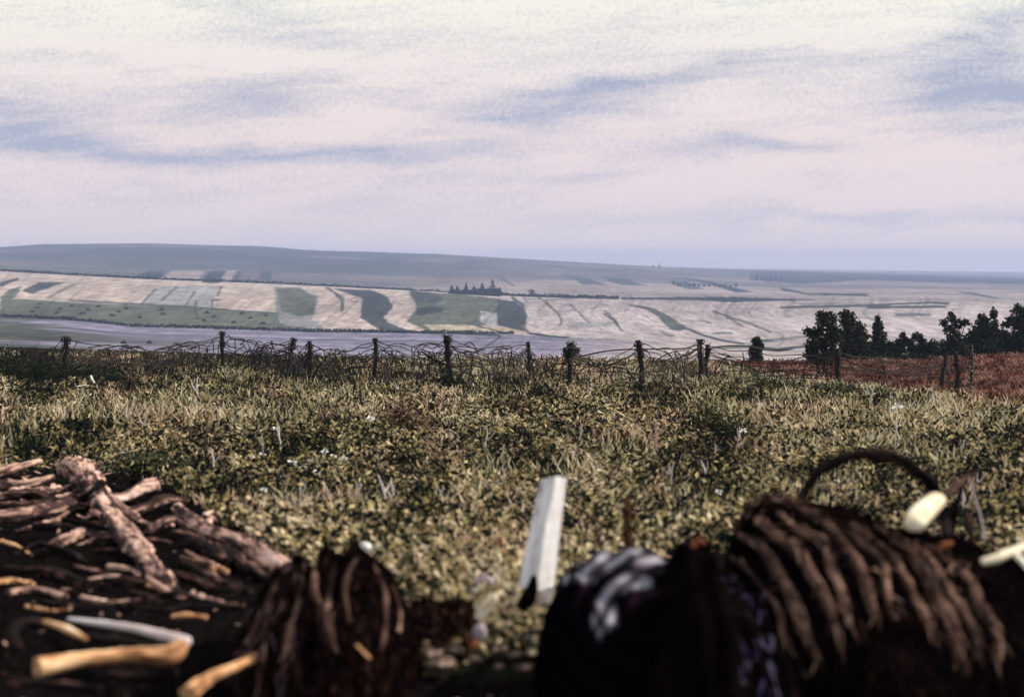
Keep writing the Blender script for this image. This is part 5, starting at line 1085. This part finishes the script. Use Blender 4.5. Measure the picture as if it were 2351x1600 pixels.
# small pale things between the mounds
slab('wood_splinter', [(1089, 1412), (1094, 1400), (1112, 1384), (1136, 1366), (1138, 1380), (1128, 1404), (1108, 1422), (1094, 1420)], 2.25, .02, 'cream', 'cream leaf-shaped wood splinter beside the dark knotted lump', 'splinter', 0)
def rock(px, py, rx, ry, d, mat, name, label, cat, seed, group=None):
    c = at(px, py, d); k = mpp(d); vs = []; fs = []; nu, nv = 18, 11
    for i in range(nv+1):
        ph = math.pi*i/nv
        for j in range(nu):
            th = 2*math.pi*j/nu; n = Vector((math.sin(ph)*math.cos(th), math.sin(ph)*math.sin(th), math.cos(ph))); f = 1+.55*mnoise.noise(n*1.5+Vector((seed, seed*2, 0)))+.30*mnoise.noise(n*4+Vector((seed, 0, 0)))
            vs.append(c+Vector((n.x*rx*k*f, n.y*rx*k*.8*f, n.z*ry*k*f)))
    for i in range(nv):
        for j in range(nu): fs.append((i*nu+j, (i+1)*nu+j, (i+1)*nu+(j+1) % nu, i*nu+(j+1) % nu))
    mb = MB(); mb.add(vs, fs); return tag(mb.build(name, M[mat], None, origin=c), label, cat, group)
rock(1112, 1345, 24, 26, 2.75, 'stone', 'stone', 'lilac-grey stone standing behind the cream splinter', 'stone', 1)
rock(1092, 1372, 16, 20, 2.7, 'stone', 'stone', 'smaller pinkish stone at the left foot of the lilac-grey stone', 'stone', 2)
rock(1102, 1452, 16, 20, 2.2, 'stone', 'stone', 'pale mauve stone just below the cream splinter', 'stone', 3)
rock(1090, 1478, 12, 10, 2.1, 'rust', 'clod', 'small orange clod under the pale mauve stone', 'clod', 4)
rock(838, 1258, 13, 15, 2.75, 'white', 'white_scrap', 'white scrap peeping over the top of the shaggy mound', 'scrap', 5)
rock(1148, 1243, 9, 9, 3.3, 'ochre', 'fallen_leaf', 'upper of two round orange leaves left of the pale stake', 'leaf', 6)
rock(1160, 1267, 10, 8, 3.2, 'ochre', 'fallen_leaf', 'lower of two round orange leaves left of the pale stake', 'leaf', 7)
clods = [(985, 1500, 34, 16, 'largest pale clod at the left of the clod row'), (1040, 1490, 26, 16, 'pale clod right beside the largest one'), (1135, 1492, 16, 14, 'round tan clod in the middle of the clod row'), (1165, 1440, 36, 15, 'broad lilac-tan clod below the foot of the pale stake'), (1235, 1430, 26, 16, 'lilac clod directly under the foot of the pale stake'),
         (1205, 1466, 32, 14, 'grey-tan clod lying under the lilac one'), (1250, 1490, 20, 12, 'pinkish clod at the edge of the draped cloth'), (1205, 1530, 22, 10, 'low tan clod on the lower black edge'), (1145, 1528, 14, 8, 'smallest tan clod on the lower black edge'), (1290, 1530, 26, 10, 'flat tan clod at the foot of the draped cloth'), (1262, 1520, 14, 9, 'small pinkish clod left of the flat one'), (1010, 1522, 40, 10, 'long flat clod under the largest pale one'), (1090, 1512, 20, 10, 'low tan clod between the long flat one and the round one'), (1180, 1500, 20, 12, 'tan clod under the grey-tan clod'), (1300, 1490, 22, 12, 'shaded clod tucked against the draped cloth')]
for i, (x, y, rx, ry, lb) in enumerate(clods): rock(x, y, rx*1.0, ry*.8, 1489/(y-848.6+ry)*.97, 'clod', 'clod', lb, 'clod', 10+i, 'pale clods on the bank')

# ------------------------------------------------------------------ air
X0, X1, Y0, Y1, Z0, Z1 = -7200, 7200, -30, 7200, float(ZZ.min())-6, float(ZZ.max())+12
hv = [(x, y, z) for x in (X0, X1) for y in (Y0, Y1) for z in (Z0, Z1)]
hz_o = new_mesh('haze', hv, [(0, 1, 3, 2), (4, 6, 7, 5), (0, 4, 5, 1), (2, 3, 7, 6), (0, 2, 6, 4), (1, 5, 7, 3)], None, smooth=False)
hm = bpy.data.materials.new('haze_air'); hm.use_nodes = True; hm.node_tree.nodes.clear()
ho = hm.node_tree.nodes.new('ShaderNodeOutputMaterial'); hp_ = hm.node_tree.nodes.new('ShaderNodeVolumePrincipled')
hp_.inputs['Color'].default_value = (.50, .61, .97, 1); hp_.inputs['Density'].default_value = 2.3e-4; hp_.inputs['Anisotropy'].default_value = .1
hm.node_tree.links.new(hp_.outputs[0], ho.inputs['Volume']); hz_o.data.materials.append(hm); hz_o['kind'] = 'stuff'
print('TERRAIN Z', float(ZZ.min()), float(ZZ.max()))
